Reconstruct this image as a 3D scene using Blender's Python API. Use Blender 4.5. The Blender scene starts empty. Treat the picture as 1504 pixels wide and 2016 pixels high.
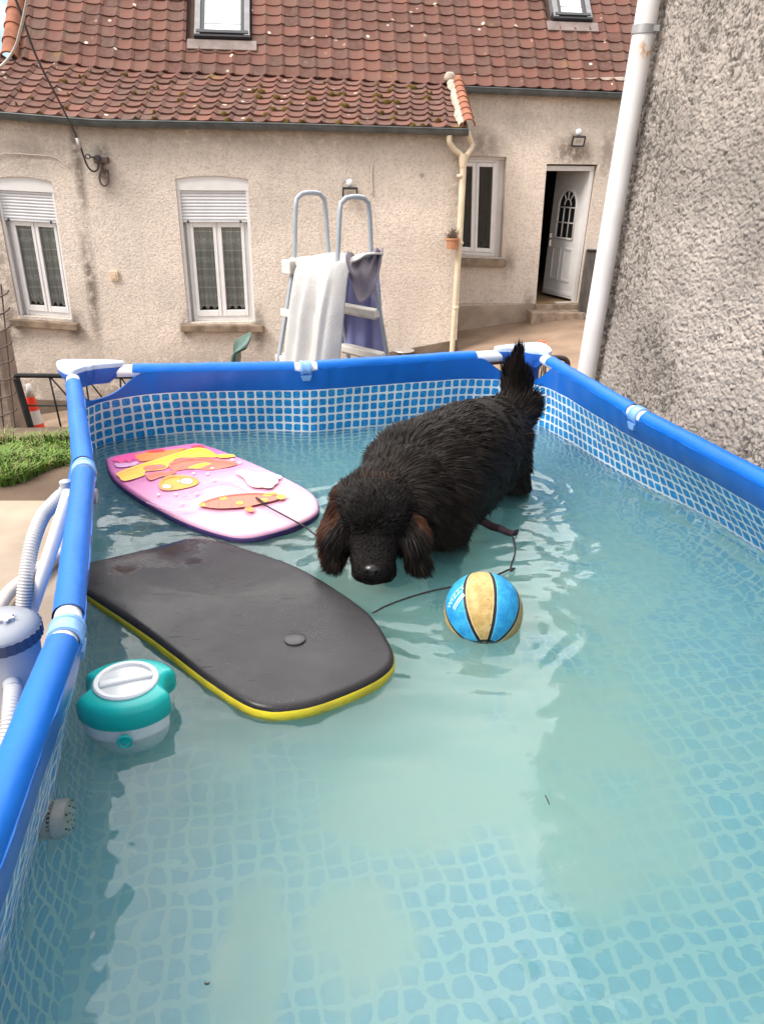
import bpy, bmesh, math, random
import numpy as np
from mathutils import Vector, Matrix
R = math.radians
random.seed(7)
RNG = np.random.default_rng(11)
C = bpy.context.scene.collection
SC = bpy.context.scene

# ------------------------------------------------------------------ camera
PITCH, ROLL, CAM_H = R(24.3), R(1.0), 1.77
_c, _s = math.cos(ROLL), math.sin(ROLL)
_r = Vector((_c, _s*math.sin(PITCH), _s*math.cos(PITCH)))
_u = Vector((-_s, _c*math.sin(PITCH), _c*math.cos(PITCH)))
_f = Vector((0, math.cos(PITCH), -math.sin(PITCH)))
cam_d = bpy.data.cameras.new("camera")
cam_d.sensor_fit = 'VERTICAL'; cam_d.sensor_height = 36; cam_d.sensor_width = 27
cam_d.lens = 1511/2016*36; cam_d.clip_end = 500; cam_d.clip_start = .02
cam = bpy.data.objects.new("camera", cam_d); C.objects.link(cam)
cam.matrix_world = Matrix((( _r.x, _u.x, -_f.x, 0), (_r.y, _u.y, -_f.y, 0), (_r.z, _u.z, -_f.z, CAM_H), (0, 0, 0, 1)))
SC.camera = cam

# ------------------------------------------------------------------ world: broken bright cloud over a pale blue sky
SUN_AZ, SUN_EL = R(-8), R(52)
w = bpy.data.worlds.new("World"); SC.world = w; w.use_nodes = True
nt = w.node_tree; nt.nodes.clear()
def wn(t, **k):
    n = nt.nodes.new(t)
    for a, b in k.items(): setattr(n, a, b)
    return n
sky = wn('ShaderNodeTexSky', sky_type='NISHITA', sun_disc=False, sun_elevation=SUN_EL, sun_rotation=SUN_AZ)
bg1 = wn('ShaderNodeBackground'); bg1.inputs['Strength'].default_value = .10
nt.links.new(sky.outputs[0], bg1.inputs['Color'])
tc = wn('ShaderNodeTexCoord')
mp = wn('ShaderNodeMapping'); mp.inputs['Scale'].default_value = (1, 1, 1.5); mp.inputs['Location'].default_value = (.35, .2, .1)
nz = wn('ShaderNodeTexNoise'); nz.inputs['Scale'].default_value = 2.1; nz.inputs['Detail'].default_value = 7; nz.inputs['Roughness'].default_value = .55
nt.links.new(tc.outputs['Generated'], mp.inputs[0]); nt.links.new(mp.outputs[0], nz.inputs['Vector'])
dotn = wn('ShaderNodeVectorMath', operation='DOT_PRODUCT')
SDIR = (math.sin(R(3))*math.cos(R(50)), math.cos(R(3))*math.cos(R(50)), math.sin(R(50)))
dotn.inputs[1].default_value = SDIR
nt.links.new(tc.outputs['Generated'], dotn.inputs[0])
mr = wn('ShaderNodeMapRange', interpolation_type='SMOOTHSTEP')
mr.inputs['From Min'].default_value = .55; mr.inputs['From Max'].default_value = .99
nt.links.new(dotn.outputs['Value'], mr.inputs['Value'])
ad = wn('ShaderNodeMath', operation='MULTIPLY_ADD'); ad.inputs[1].default_value = .22
nt.links.new(mr.outputs[0], ad.inputs[0]); nt.links.new(nz.outputs['Fac'], ad.inputs[2])
cr = wn('ShaderNodeMapRange', interpolation_type='SMOOTHSTEP')
cr.inputs['From Min'].default_value = .44; cr.inputs['From Max'].default_value = .51
nt.links.new(ad.outputs[0], cr.inputs['Value'])
cs = wn('ShaderNodeMath', operation='MULTIPLY_ADD'); cs.inputs[1].default_value = 1.5; cs.inputs[2].default_value = .85
nt.links.new(mr.outputs[0], cs.inputs[0])
bg2 = wn('ShaderNodeBackground'); bg2.inputs['Color'].default_value = (1, .985, .96, 1)
nt.links.new(cs.outputs[0], bg2.inputs['Strength'])
mx = wn('ShaderNodeMixShader'); nt.links.new(cr.outputs[0], mx.inputs[0]); nt.links.new(bg1.outputs[0], mx.inputs[1]); nt.links.new(bg2.outputs[0], mx.inputs[2])
wo = wn('ShaderNodeOutputWorld'); nt.links.new(mx.outputs[0], wo.inputs['Surface'])

# ------------------------------------------------------------------ sun, veiled by cloud
sl = bpy.data.lights.new("sun", 'SUN'); sl.energy = 2.5; sl.angle = R(24); sl.color = (1, .95, .88)
so = bpy.data.objects.new("sun", sl); C.objects.link(so)
LD = Vector((math.sin(R(-122))*math.cos(R(50)), math.cos(R(-122))*math.cos(R(50)), math.sin(R(50))))
so.rotation_euler = LD.to_track_quat('Z', 'Y').to_euler()
sky.sun_elevation = R(50); sky.sun_rotation = R(-122)

SC.view_settings.view_transform = 'Standard'; SC.view_settings.look = 'None'
SC.view_settings.exposure = 1.0; SC.view_settings.gamma = 1
SC.render.engine = 'CYCLES'
cy = SC.cycles
cy.use_denoising = True
try: cy.denoiser = 'OPENIMAGEDENOISE'
except Exception: pass
cy.max_bounces = 14; cy.diffuse_bounces = 4; cy.glossy_bounces = 4; cy.transmission_bounces = 8; cy.transparent_max_bounces = 16; cy.volume_bounces = 4
cy.caustics_reflective = False; cy.caustics_refractive = True
cy.sample_clamp_indirect = 25; cy.blur_glossy = .5

# ------------------------------------------------------------------ measuring helpers: where a line of sight in the photograph meets a real plane
F_, CX_, CY_ = 1511., 752., 1008.
def ray(u, v):
    a = (u-CX_)/F_; b = -(v-CY_)/F_
    a, b = a*_c-b*_s, a*_s+b*_c
    return np.array([a, math.cos(PITCH)+b*math.sin(PITCH), -math.sin(PITCH)+b*math.cos(PITCH)])
def Pz(u, v, z):
    d = ray(u, v); return d*((z-CAM_H)/d[2])+np.array([0, 0, CAM_H])
def Py(u, v, y):
    d = ray(u, v); return d*(y/d[1])+np.array([0, 0, CAM_H])
class Wall:
    """a vertical plane: s runs along it, z up, o outwards towards the camera"""
    def __init__(s, O, yaw):
        s.O = np.array(O, float); s.d = np.array([math.cos(yaw), math.sin(yaw), 0]); s.n = np.array([math.sin(yaw), -math.cos(yaw), 0])
    def pt(s, sx, z, o=0):
        p = s.O+s.d*sx+s.n*o; return np.array([p[0], p[1], z])
    def px(s, u, v, o=0):
        d = ray(u, v); q = s.O+s.n*o
        t = (q-np.array([0, 0, CAM_H]))@s.n/(d@s.n)
        p = d*t+np.array([0, 0, CAM_H])
        return np.array([(p-q)@s.d, p[2]])

# ------------------------------------------------------------------ noise for numpy
def vnoise(x, y, z=0., seed=0):
    x, y, z = np.broadcast_arrays(np.asarray(x, float), np.asarray(y, float), np.asarray(z, float))
    xi, yi, zi = np.floor(x).astype(np.int64), np.floor(y).astype(np.int64), np.floor(z).astype(np.int64)
    fx, fy, fz = x-xi, y-yi, z-zi
    fx, fy, fz = [t*t*t*(t*(t*6-15)+10) for t in (fx, fy, fz)]
    def h(a, b, c):
        n = (a*374761393+b*668265263+c*2147483647+seed*974711) & 0xffffffff
        n = ((n ^ (n >> 13))*1274126177) & 0xffffffff
        n = ((n ^ (n >> 16))*2246822519) & 0xffffffff
        return ((n ^ (n >> 15)) & 0xffff)/32767.5-1
    out = 0
    for dx in (0, 1):
        for dy in (0, 1):
            for dz in (0, 1):
                wgt = (fx if dx else 1-fx)*(fy if dy else 1-fy)*(fz if dz else 1-fz)
                out = out+wgt*h(xi+dx, yi+dy, zi+dz)
    return out
def fbm(x, y, z=0., o=4, seed=0, g=.5):
    t = 0; a = 1
    for k in range(o):
        t = t+a*vnoise(x*2**k, y*2**k, z*2**k, seed+k*17); a *= g
    return t
def sstep(a, b, x):
    t = np.clip((np.asarray(x, float)-a)/(b-a), 0, 1); return t*t*(3-2*t)

# ------------------------------------------------------------------ materials
MATS = {}
def M(name, col, rough=.6, spec=.5, metal=0., var=0., vscale=6., col2=None, bump=0., bscale=40., bdist=.01, detail=5, coat=0., attr=None, stretch=(1, 1, 1), voro=False, sheen=0.):
    m = bpy.data.materials.new(name); m.use_nodes = True
    t = m.node_tree; p = t.nodes['Principled BSDF']
    p.inputs['Base Color'].default_value = (*col, 1); p.inputs['Roughness'].default_value = rough
    p.inputs['Specular IOR Level'].default_value = spec; p.inputs['Metallic'].default_value = metal
    if coat: p.inputs['Coat Weight'].default_value = coat; p.inputs['Coat Roughness'].default_value = .08
    if sheen: p.inputs['Sheen Weight'].default_value = sheen
    co = t.nodes.new('ShaderNodeTexCoord'); mpn = t.nodes.new('ShaderNodeMapping'); mpn.inputs['Scale'].default_value = stretch
    t.links.new(co.outputs['Object'], mpn.inputs[0]); src = None
    if attr:
        at = t.nodes.new('ShaderNodeAttribute'); at.attribute_name = attr; src = at.outputs['Color']
    if var or col2:
        n = t.nodes.new('ShaderNodeTexNoise'); n.inputs['Scale'].default_value = vscale; n.inputs['Detail'].default_value = detail
        t.links.new(mpn.outputs[0], n.inputs['Vector'])
        rm = t.nodes.new('ShaderNodeMapRange'); rm.inputs['From Min'].default_value = .3; rm.inputs['From Max'].default_value = .7
        t.links.new(n.outputs['Fac'], rm.inputs[0])
        mixn = t.nodes.new('ShaderNodeMix'); mixn.data_type = 'RGBA'
        c2 = col2 if col2 else tuple(min(1, c*(1+var)) for c in col)
        c1 = col if col2 else tuple(c*(1-var) for c in col)
        t.links.new(rm.outputs[0], mixn.inputs[0])
        mixn.inputs[6].default_value = (*c1, 1); mixn.inputs[7].default_value = (*c2, 1)
        if src is not None:
            mm = t.nodes.new('ShaderNodeMix'); mm.data_type = 'RGBA'; mm.blend_type = 'MULTIPLY'; mm.inputs[0].default_value = 1
            t.links.new(mixn.outputs[2], mm.inputs[6]); t.links.new(src, mm.inputs[7]); src = mm.outputs[2]
        else: src = mixn.outputs[2]
    if src is not None: t.links.new(src, p.inputs['Base Color'])
    if bump:
        n = t.nodes.new('ShaderNodeTexVoronoi' if voro else 'ShaderNodeTexNoise'); n.inputs['Scale'].default_value = bscale
        if not voro: n.inputs['Detail'].default_value = 4
        t.links.new(mpn.outputs[0], n.inputs['Vector'])
        b = t.nodes.new('ShaderNodeBump'); b.inputs['Strength'].default_value = bump; b.inputs['Distance'].default_value = bdist
        t.links.new(n.outputs['Distance' if voro else 'Fac'], b.inputs['Height']); t.links.new(b.outputs[0], p.inputs['Normal'])
    MATS[name] = m; return m
class NT:
    """small node-tree helper"""
    def __init__(s, m): s.t = m.node_tree; s.p = s.t.nodes['Principled BSDF']
    def n(s, ty, **k):
        x = s.t.nodes.new(ty)
        for a, b in k.items(): setattr(x, a, b)
        return x
    def l(s, a, b): s.t.links.new(a, b)
    def val(s, sock, v):
        if isinstance(v, (int, float)): sock.default_value = v
        elif isinstance(v, tuple): sock.default_value = v if len(v) == 4 or sock.type != 'RGBA' else (*v, 1)
        else: s.l(v, sock)
    def math(s, op, a, b=0., c=0.):
        x = s.n('ShaderNodeMath', operation=op)
        for i, v in enumerate((a, b, c)): s.val(x.inputs[i], v)
        return x.outputs[0]
    def mix(s, f, a, b, mode='MIX'):
        x = s.n('ShaderNodeMix', data_type='RGBA', blend_type=mode)
        s.val(x.inputs[0], f); s.val(x.inputs[6], a); s.val(x.inputs[7], b)
        return x.outputs[2]
    def rng(s, v, a, b, c=0., d=1., smooth=True):
        x = s.n('ShaderNodeMapRange', interpolation_type='SMOOTHSTEP' if smooth else 'LINEAR')
        s.val(x.inputs['Value'], v)
        for nm, q in (('From Min', a), ('From Max', b), ('To Min', c), ('To Max', d)): x.inputs[nm].default_value = q
        return x.outputs[0]
    def noise(s, vec, scale, detail=4, rough=.5, dist=0.):
        x = s.n('ShaderNodeTexNoise'); s.l(vec, x.inputs['Vector'])
        x.inputs['Scale'].default_value = scale; x.inputs['Detail'].default_value = detail; x.inputs['Roughness'].default_value = rough; x.inputs['Distortion'].default_value = dist
        return x.outputs['Fac']
    def obj(s, scale=(1, 1, 1)):
        c = s.n('ShaderNodeTexCoord'); m = s.n('ShaderNodeMapping'); m.inputs['Scale'].default_value = scale
        s.l(c.outputs['Object'], m.inputs[0]); return m.outputs[0]
    def bump(s, h, strength, dist):
        b = s.n('ShaderNodeBump'); b.inputs['Strength'].default_value = strength; b.inputs['Distance'].default_value = dist
        s.l(h, b.inputs['Height']); s.l(b.outputs[0], s.p.inputs['Normal'])

# ------------------------------------------------------------------ objects
def tag(o, label=None, cat=None, group=None, kind=None):
    if label: o['label'] = label
    if cat: o['category'] = cat
    if group: o['group'] = group
    if kind: o['kind'] = kind
    return o
def thing(name, loc, label, cat, group=None):
    o = bpy.data.objects.new(name, None); C.objects.link(o); o.location = tuple(float(v) for v in loc); o.empty_display_size = .1
    return tag(o, label, cat, group)
def wloc(o):
    v = Vector((0, 0, 0))
    while o is not None: v = v+Vector(o.location); o = o.parent
    return np.array(v)
class MB:
    """collects shapes in world coordinates; build() links them as ONE mesh object"""
    def __init__(s): s.v = []; s.f = []; s.m = []; s.nv = 0; s.uv = None; s.col = None
    def add(s, v, f, m=0):
        v = np.asarray(v, float).reshape(-1, 3); s.v.append(v)
        s.f += [tuple(int(i)+s.nv for i in q) for q in f]; s.m += [m]*len(f); s.nv += len(v); return s
    def box(s, c, size, ax=None, m=0):
        ax = np.eye(3) if ax is None else np.asarray(ax, float)
        h = np.asarray(size, float)/2
        vs = [np.asarray(c)+ax[0]*h[0]*a+ax[1]*h[1]*b+ax[2]*h[2]*d for a in (-1, 1) for b in (-1, 1) for d in (-1, 1)]
        f = [(0, 1, 3, 2), (4, 6, 7, 5), (0, 4, 5, 1), (2, 3, 7, 6), (0, 2, 6, 4), (1, 5, 7, 3)]
        if np.linalg.det(ax) < 0: f = [q[::-1] for q in f]
        return s.add(vs, f, m)
    def hexa(s, v8, m=0):
        """8 corners: back quad 0-3, front quad 4-7, both in the same turn"""
        return s.add(v8, [(0, 3, 2, 1), (4, 5, 6, 7), (0, 1, 5, 4), (1, 2, 6, 5), (2, 3, 7, 6), (3, 0, 4, 7)], m)
    def tube(s, pts, r, n=12, caps=True, m=0, ridge=None):
        pts = np.asarray(pts, float); k = len(pts)
        r = np.broadcast_to(np.asarray(r, float), (k,))
        tg = np.gradient(pts, axis=0); tg /= np.linalg.norm(tg, axis=1)[:, None]+1e-12
        up = np.array([0, 0, 1.]) if abs(tg[0][2]) < .9 else np.array([1., 0, 0])
        a = np.cross(tg[0], up); a /= np.linalg.norm(a); vs = []
        for i in range(k):
            a = a-tg[i]*(a@tg[i]); a /= np.linalg.norm(a); b = np.cross(tg[i], a)
            th = np.arange(n)*2*np.pi/n
            vs.append(pts[i]+r[i]*(np.cos(th)[:, None]*a+np.sin(th)[:, None]*b))
        f = [(i*n+j, i*n+(j+1) % n, (i+1)*n+(j+1) % n, (i+1)*n+j) for i in range(k-1) for j in range(n)]
        if caps: f += [tuple(range(n))[::-1], tuple((k-1)*n+j for j in range(n))]
        return s.add(np.concatenate(vs), f, m)
    def lathe(s, prof, c, n=32, m=0, ax=None, cap=True):
        """prof: (radius, height) from bottom to top"""
        ax = np.eye(3) if ax is None else np.asarray(ax, float)
        th = np.arange(n)*2*np.pi/n; vs = []
        for r, h in prof:
            vs.append(np.asarray(c)+r*np.cos(th)[:, None]*ax[0]+r*np.sin(th)[:, None]*ax[1]+h*ax[2])
        k = len(prof)
        f = [(i*n+j, i*n+(j+1) % n, (i+1)*n+(j+1) % n, (i+1)*n+j) for i in range(k-1) for j in range(n)]
        if cap: f += [tuple(range(n))[::-1], tuple((k-1)*n+j for j in range(n))]
        return s.add(np.concatenate(vs), f, m)
    def grid(s, P, m=0, closed=False):
        """P: (nu,nv,3)"""
        nu, nv = P.shape[:2]
        f = [(i*nv+j, (i+1)*nv+j, (i+1)*nv+j+1, i*nv+j+1) for i in range(nu-1) for j in range(nv-1)]
        if closed: f += [((nu-1)*nv+j, j, j+1, (nu-1)*nv+j+1) for j in range(nv-1)]
        return s.add(P.reshape(-1, 3), f, m)
    def poly(s, pts, m=0):
        return s.add(pts, [tuple(range(len(pts)))], m)
    def prism(s, pts, vec, m=0):
        n = len(pts); pts = np.asarray(pts, float); q = pts+np.asarray(vec)
        f = [tuple(range(n))[::-1], tuple(range(n, 2*n))]+[(i, (i+1) % n, n+(i+1) % n, n+i) for i in range(n)]
        return s.add(np.concatenate([pts, q]), f, m)
    def build(s, name, mats, parent=None, smooth=False, bevel=0., bseg=2, label=None, sub=0, solid=0., auto=None, fixn=True):
        v = np.concatenate(s.v) if s.v else np.zeros((0, 3))
        if parent is not None: v = v-wloc(parent)
        me = bpy.data.meshes.new(name); me.from_pydata(v.tolist(), [], s.f); me.update()
        mats = mats if isinstance(mats, (list, tuple)) else [mats]
        for x in mats: me.materials.append(x)
        if len(mats) > 1: me.polygons.foreach_set('material_index', s.m)
        if fixn and len(s.f) < 60000:
            b = bmesh.new(); b.from_mesh(me); bmesh.ops.recalc_face_normals(b, faces=b.faces); b.to_mesh(me); b.free()
        if smooth: me.polygons.foreach_set('use_smooth', [True]*len(me.polygons))
        if auto is not None: me.set_sharp_from_angle(angle=R(auto))
        o = bpy.data.objects.new(name, me); C.objects.link(o)
        if parent is not None: o.parent = parent
        if solid:
            md = o.modifiers.new('solid', 'SOLIDIFY'); md.thickness = solid; md.offset = 0
        if bevel:
            md = o.modifiers.new('bevel', 'BEVEL'); md.width = bevel; md.segments = bseg; md.limit_method = 'ANGLE'
        if sub:
            md = o.modifiers.new('sub', 'SUBSURF'); md.levels = sub; md.render_levels = sub
        if label: o['label'] = label
        return o
def spline(pts, n=24, closed=False):
    """Catmull-Rom through the points"""
    p = np.asarray(pts, float)
    q = np.concatenate([p[-1:], p, p[:2]]) if closed else np.concatenate([2*p[:1]-p[1:2], p, 2*p[-1:]-p[-2:-1]])
    out = []; segs = len(p) if closed else len(p)-1
    for i in range(segs):
        a, b, c, d = q[i:i+4]
        for t in np.arange(n)/n:
            out.append(.5*((2*b)+(-a+c)*t+(2*a-5*b+4*c-d)*t*t+(-a+3*b-3*c+d)*t**3))
    if not closed: out.append(p[-1])
    return np.array(out)
def resample(p, n, closed=False):
    p = np.asarray(p, float)
    if closed: p = np.concatenate([p, p[:1]])
    d = np.concatenate([[0], np.cumsum(np.linalg.norm(np.diff(p, axis=0), axis=1))])
    t = np.linspace(0, d[-1], n+1)[:-1] if closed else np.linspace(0, d[-1], n)
    return np.stack([np.interp(t, d, p[:, k]) for k in range(p.shape[1])], 1)
def copy_tree(o, parent=None):
    c = o.copy(); C.objects.link(c)
    if parent is not None: c.parent = parent
    for ch in [x for x in SC.objects if x.parent == o]: copy_tree(ch, c)
    return c
# ================================================================== ground
def smoothz(x, y):
    base = np.clip(-.63+.148*(np.asarray(x, float)-1), -1.75, -.38)
    k = sstep(4.7, 9.2, y)
    return base*k
gx = np.concatenate([[-300, -100, -40, -20, -12], np.linspace(-8, 8, 81), [12, 20, 40, 100, 300]])
gy = np.concatenate([[-200, -60, -20, -8], np.linspace(-4, 14, 91), [20, 40, 100, 300]])
GX, GY = np.meshgrid(gx, gy, indexing='ij')
GZ = smoothz(GX, GY)+.012*fbm(GX*1.3, GY*1.3, o=3)*sstep(4.2, 5, GY)
m_ground = M('yard_dirt', (.105, .072, .05), .95, .2, var=.3, vscale=1.6, bump=.5, bscale=60, bdist=.01)
MB().grid(np.stack([GX, GY, GZ], -1)).build('ground', m_ground, smooth=True, fixn=False)['kind'] = 'structure'
# concrete slab the pool stands on
m_slab = M('slab_concrete', (.36, .285, .215), .9, .25, col2=(.25, .195, .145), vscale=3, bump=.25, bscale=90, bdist=.004)
sb = MB(); sl_out = [(-6, -6), (6, -6), (6, 4.75), (-.6, 4.75), (-1.7, 4.62), (-1.85, 3.99), (-6, 3.80)]
sb.prism([(x, y, -.2) for x, y in sl_out], (0, 0, .204)); sb.build('concrete_slab', m_slab)['kind'] = 'structure'
# paved drive rising to the house door
m_drive = M('drive_screed', (.26, .18, .125), .9, .25, var=.22, vscale=2.2, bump=.25, bscale=120, bdist=.004)
dx = np.linspace(-.2, 5, 40); dy = np.linspace(6.3, 12.4, 50); DX, DY = np.meshgrid(dx, dy, indexing='ij')
MB().grid(np.stack([DX, DY, smoothz(DX, DY)+.018], -1)).build('driveway', m_drive, smooth=True, fixn=False)['kind'] = 'structure'
# pavement along the foot of the wall
m_pave = M('old_paving', (.24, .175, .125), .92, .2, var=.3, vscale=3, bump=.3, bscale=70, bdist=.006)
px_ = np.linspace(-7.5, -.25, 50); py_ = np.linspace(7.6, 10.9, 24); PX, PY = np.meshgrid(px_, py_, indexing='ij')
MB().grid(np.stack([PX, PY, smoothz(PX, PY)+.018], -1)).build('paved_path', m_pave, smooth=True, fixn=False)['kind'] = 'structure'

# ================================================================== the house
WE = Wall((0, 10.8, 0), R(6)); WM = Wall((0, 12.1, 0), R(6))
def stucco(name, col, stains, dark=(.115, .088, .072), bs=34, bd=.013):
    m = M(name, col, .93, .15); k = NT(m)
    o = k.obj(); uvn = k.n('ShaderNodeUVMap'); uv = uvn.outputs[0]
    big = k.noise(o, 1.1, 5, .6)
    c = k.mix(k.rng(big, .35, .7), tuple(x*.86 for x in col), tuple(min(1, x*1.08) for x in col))
    sx = k.n('ShaderNodeMapping'); sx.inputs['Scale'].default_value = (7, .55, 1); k.l(uv, sx.inputs[0])
    streak = k.rng(k.noise(sx.outputs[0], 1.0, 6, .65), .5, .8, 0, .55)
    c = k.mix(streak, c, tuple(x*.66 for x in col))
    sep = k.n('ShaderNodeSeparateXYZ'); k.l(uv, sep.inputs[0])
    nn = k.noise(o, 9, 5, .65); tot = None
    for (s0, z0, a, b, st) in stains:
        du = k.math('DIVIDE', k.math('SUBTRACT', sep.outputs[0], s0), a); dv = k.math('DIVIDE', k.math('SUBTRACT', sep.outputs[1], z0), b)
        r = k.math('SQRT', k.math('ADD', k.math('MULTIPLY', du, du), k.math('MULTIPLY', dv, dv)))
        g = k.math('MULTIPLY', k.rng(r, .1, 1.1, st, 0), k.rng(nn, .28, .58))
        tot = g if tot is None else k.math('MAXIMUM', tot, g)
    if tot is not None: c = k.mix(tot, c, dark)
    fine = k.noise(o, bs, 4, .6, .8)
    c = k.mix(k.rng(fine, .50, .40, 0, .42), c, tuple(x*.5 for x in col))  # hollows of the relief darkened; crevice shade painted into the colour
    k.l(c, k.p.inputs['Base Color'])
    h = k.math('ADD', k.noise(o, bs, 4, .6, .8), k.math('MULTIPLY', k.noise(o, bs*3.1, 2, .5), .35))
    k.bump(h, 1.0, bd*1.5)
    return m
def wall_panel(name, W, outline, holes, mat, parent, reveal=.2, mreveal=None):
    bm = bmesh.new(); edges = []
    for loop in [outline]+holes:
        vs = [bm.verts.new(W.pt(s, z)) for s, z in loop]
        edges += [bm.edges.new((vs[i], vs[(i+1) % len(vs)])) for i in range(len(vs))]
    bmesh.ops.triangle_fill(bm, use_beauty=True, use_dissolve=False, edges=edges)
    bm.normal_update()
    bm.verts.index_update()
    mb = MB(); vv = np.array([v.co for v in bm.verts])
    fs = [tuple(v.index for v in f.verts) for f in bm.faces]; bm.free()
    mb.add(vv, fs)
    uv = [[((vv[i]-W.O)@W.d, vv[i][2]) for i in f] for f in fs]
    for loop in holes:
        n = len(loop); a = [W.pt(s, z) for s, z in loop]; b = [W.pt(s, z, -reveal) for s, z in loop]
        f2 = [(i, (i+1) % n, n+(i+1) % n, n+i) for i in range(n)]
        mb.add(a+b, f2)
        uv += [[(loop[q % n][0], loop[q % n][1]) for q in f] for f in f2]
    o = mb.build(name, mat, parent, fixn=False)
    ul = o.data.uv_layers.new(name='UVMap'); k = 0
    for poly, us in zip(o.data.polygons, uv):
        for li, q in zip(poly.loop_indices, us): ul.data[li].uv = q
    return o
def E(u, v, o=0): return tuple(WE.px(u, v, o))
def Mx(u, v, o=0): return tuple(WM.px(u, v, o))
house = thing('house', WE.pt(-1, -1.2), "long low rendered house with a red tiled roof behind the pool", "house")

def arch(TL, TR, rise):
    TL, TR = np.array(TL), np.array(TR)
    return [tuple(TL+(TR-TL)*t+np.array([0, rise*4*t*(1-t)])) for t in np.linspace(0, 1, 9)]
W1q = [E(-14, 352), E(103, 358), E(143, 629), E(38, 621)]
W2q = [E(345, 352), E(489, 353), E(503, 633), E(371, 635)]
W3q = [Mx(880, 306), Mx(997, 309), Mx(987, 507), Mx(880, 500)]
Dq = [Mx(1076, 323), Mx(1176, 324), Mx(1137, 595), Mx(1054, 600)]
h1 = arch(W1q[0], W1q[1], .04)+[W1q[2], W1q[3]]; h2 = arch(W2q[0], W2q[1], .04)+[W2q[2], W2q[3]]
sR = E(908, 500)[0]                                   # right-hand corner of the low wing
def gut_z(W, pts, o):
    q = np.array([W.px(u, v, o) for u, v in pts]); return q
gE = gut_z(WE, [(-160, 214), (0, 228), (190, 243), (560, 250), (921, 261)], .16)
gM = gut_z(WM, [(890, 176), (1228, 190)], .14)
def gEz(s): return np.interp(s, gE[:, 0], gE[:, 1])
sM0, sM1 = Mx(880, 400)[0]-1.0, Mx(1420, 400)[0]
pl_l = lambda s: WE.pt(s, 0)
stE = [(-2.2, -1.15, 6, .75, .6), (-1.5, float(E(560, 258)[1])-.05, 5, .22, .35), (E(152, 300)[0], E(152, 300)[1], .10, 1.2, .8), (E(180, 560)[0], E(180, 560)[1], .12, 1.1, .85), (E(205, 330)[0], E(205, 330)[1], .14, .45, .95),
       (E(20, 640)[0], E(20, 640)[1], .35, .5, .8), (E(150, 642)[0], E(150, 642)[1], .16, .3, .8), (E(368, 650)[0], E(368, 650)[1], .12, .35, .7), (E(510, 650)[0], E(510, 650)[1], .13, .5, .75),
       (E(-20, 500)[0], E(-20, 500)[1], .5, 1.5, .7), (E(900, 400)[0], E(900, 400)[1], .2, 1.0, .4), (E(830, 345)[0], E(832, 345)[1], .05, .05, .7), (E(60, 300)[0], E(60, 300)[1], .5, .3, .35)]
stM = [(Mx(950, 285)[0], Mx(950, 285)[1], .5, .3, .55), (Mx(1125, 300)[0], Mx(1125, 300)[1], .45, .3, .8), (Mx(1195, 300)[0], Mx(1195, 300)[1], .2, .5, .6), (Mx(1000, 520)[0], Mx(1000, 520)[1], .15, .3, .6),
       (Mx(1040, 590)[0], Mx(1040, 590)[1], .12, .2, .55), (Mx(1050, 250)[0], Mx(1050, 250)[1], .8, .3, .25)]
m_stE = stucco('roughcast_cream', (.76, .66, .57), stE)
m_stM = stucco('roughcast_cream_rear', (.75, .65, .56), stM)
top_s = [sR]+[s for s in gE[::-1, 0] if s < sR]+[-9]
outE = [(-9, -2.2), (sR, -1.2)]+[(s, float(gEz(s))+.03) for s in top_s]
wall_panel('wall', WE, outE, [h1, h2], m_stE, house, .2)
outM = [(sM0, -1.0), (sM1, -.7), (sM1, gM[1][1]+.35), (sM0, gM[0][1]+.05)]
wall_panel('wall', WM, outM, [W3q, Dq], m_stM, house, .16)
# return wall between wing and main range, and rear body
mb = MB(); a, b = WE.pt(sR, -1.2), WM.pt(sR-.0, -1.0)
zt = float(gEz(sR)); p8 = [WE.pt(sR, -1.2, -.002), WE.pt(sR, zt+.02, -.002), WM.pt(sR, gM[0][1], .003), WM.pt(sR, -1.2, .003)]
mb.poly(p8); mb.build('wall', m_stE, house)
# plinths
m_pl = M('plinth_render', (.36, .285, .22), .92, .2, var=.2, vscale=4, bump=.3, bscale=50, bdist=.006)
m_pld = M('plinth_dark', (.17, .13, .10), .92, .2, var=.3, vscale=4, bump=.3, bscale=50, bdist=.006)
q0, q1 = Mx(903, 603), Mx(1052, 599); mb = MB()
mb.prism([WM.pt(sR, -1, .0), WM.pt(q1[0], -1, .0), WM.pt(q1[0], q1[1], .0), WM.pt(sR, q0[1], .0)], WM.n*.025)
mb.build('plinth', m_pl, house)
e0, e1, e2, e3 = E(-300, 775), E(200, 790), E(760, 694), E(893, 668); mb = MB()
pts = [(e0[0], -2.3), (sR+.02, -1.3), (sR+.02, e3[1])]+[e2, e1, e0]
mb.prism([WE.pt(s, z, .0) for s, z in pts], WE.n*.03); mb.build('plinth', m_pld, house)

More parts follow.
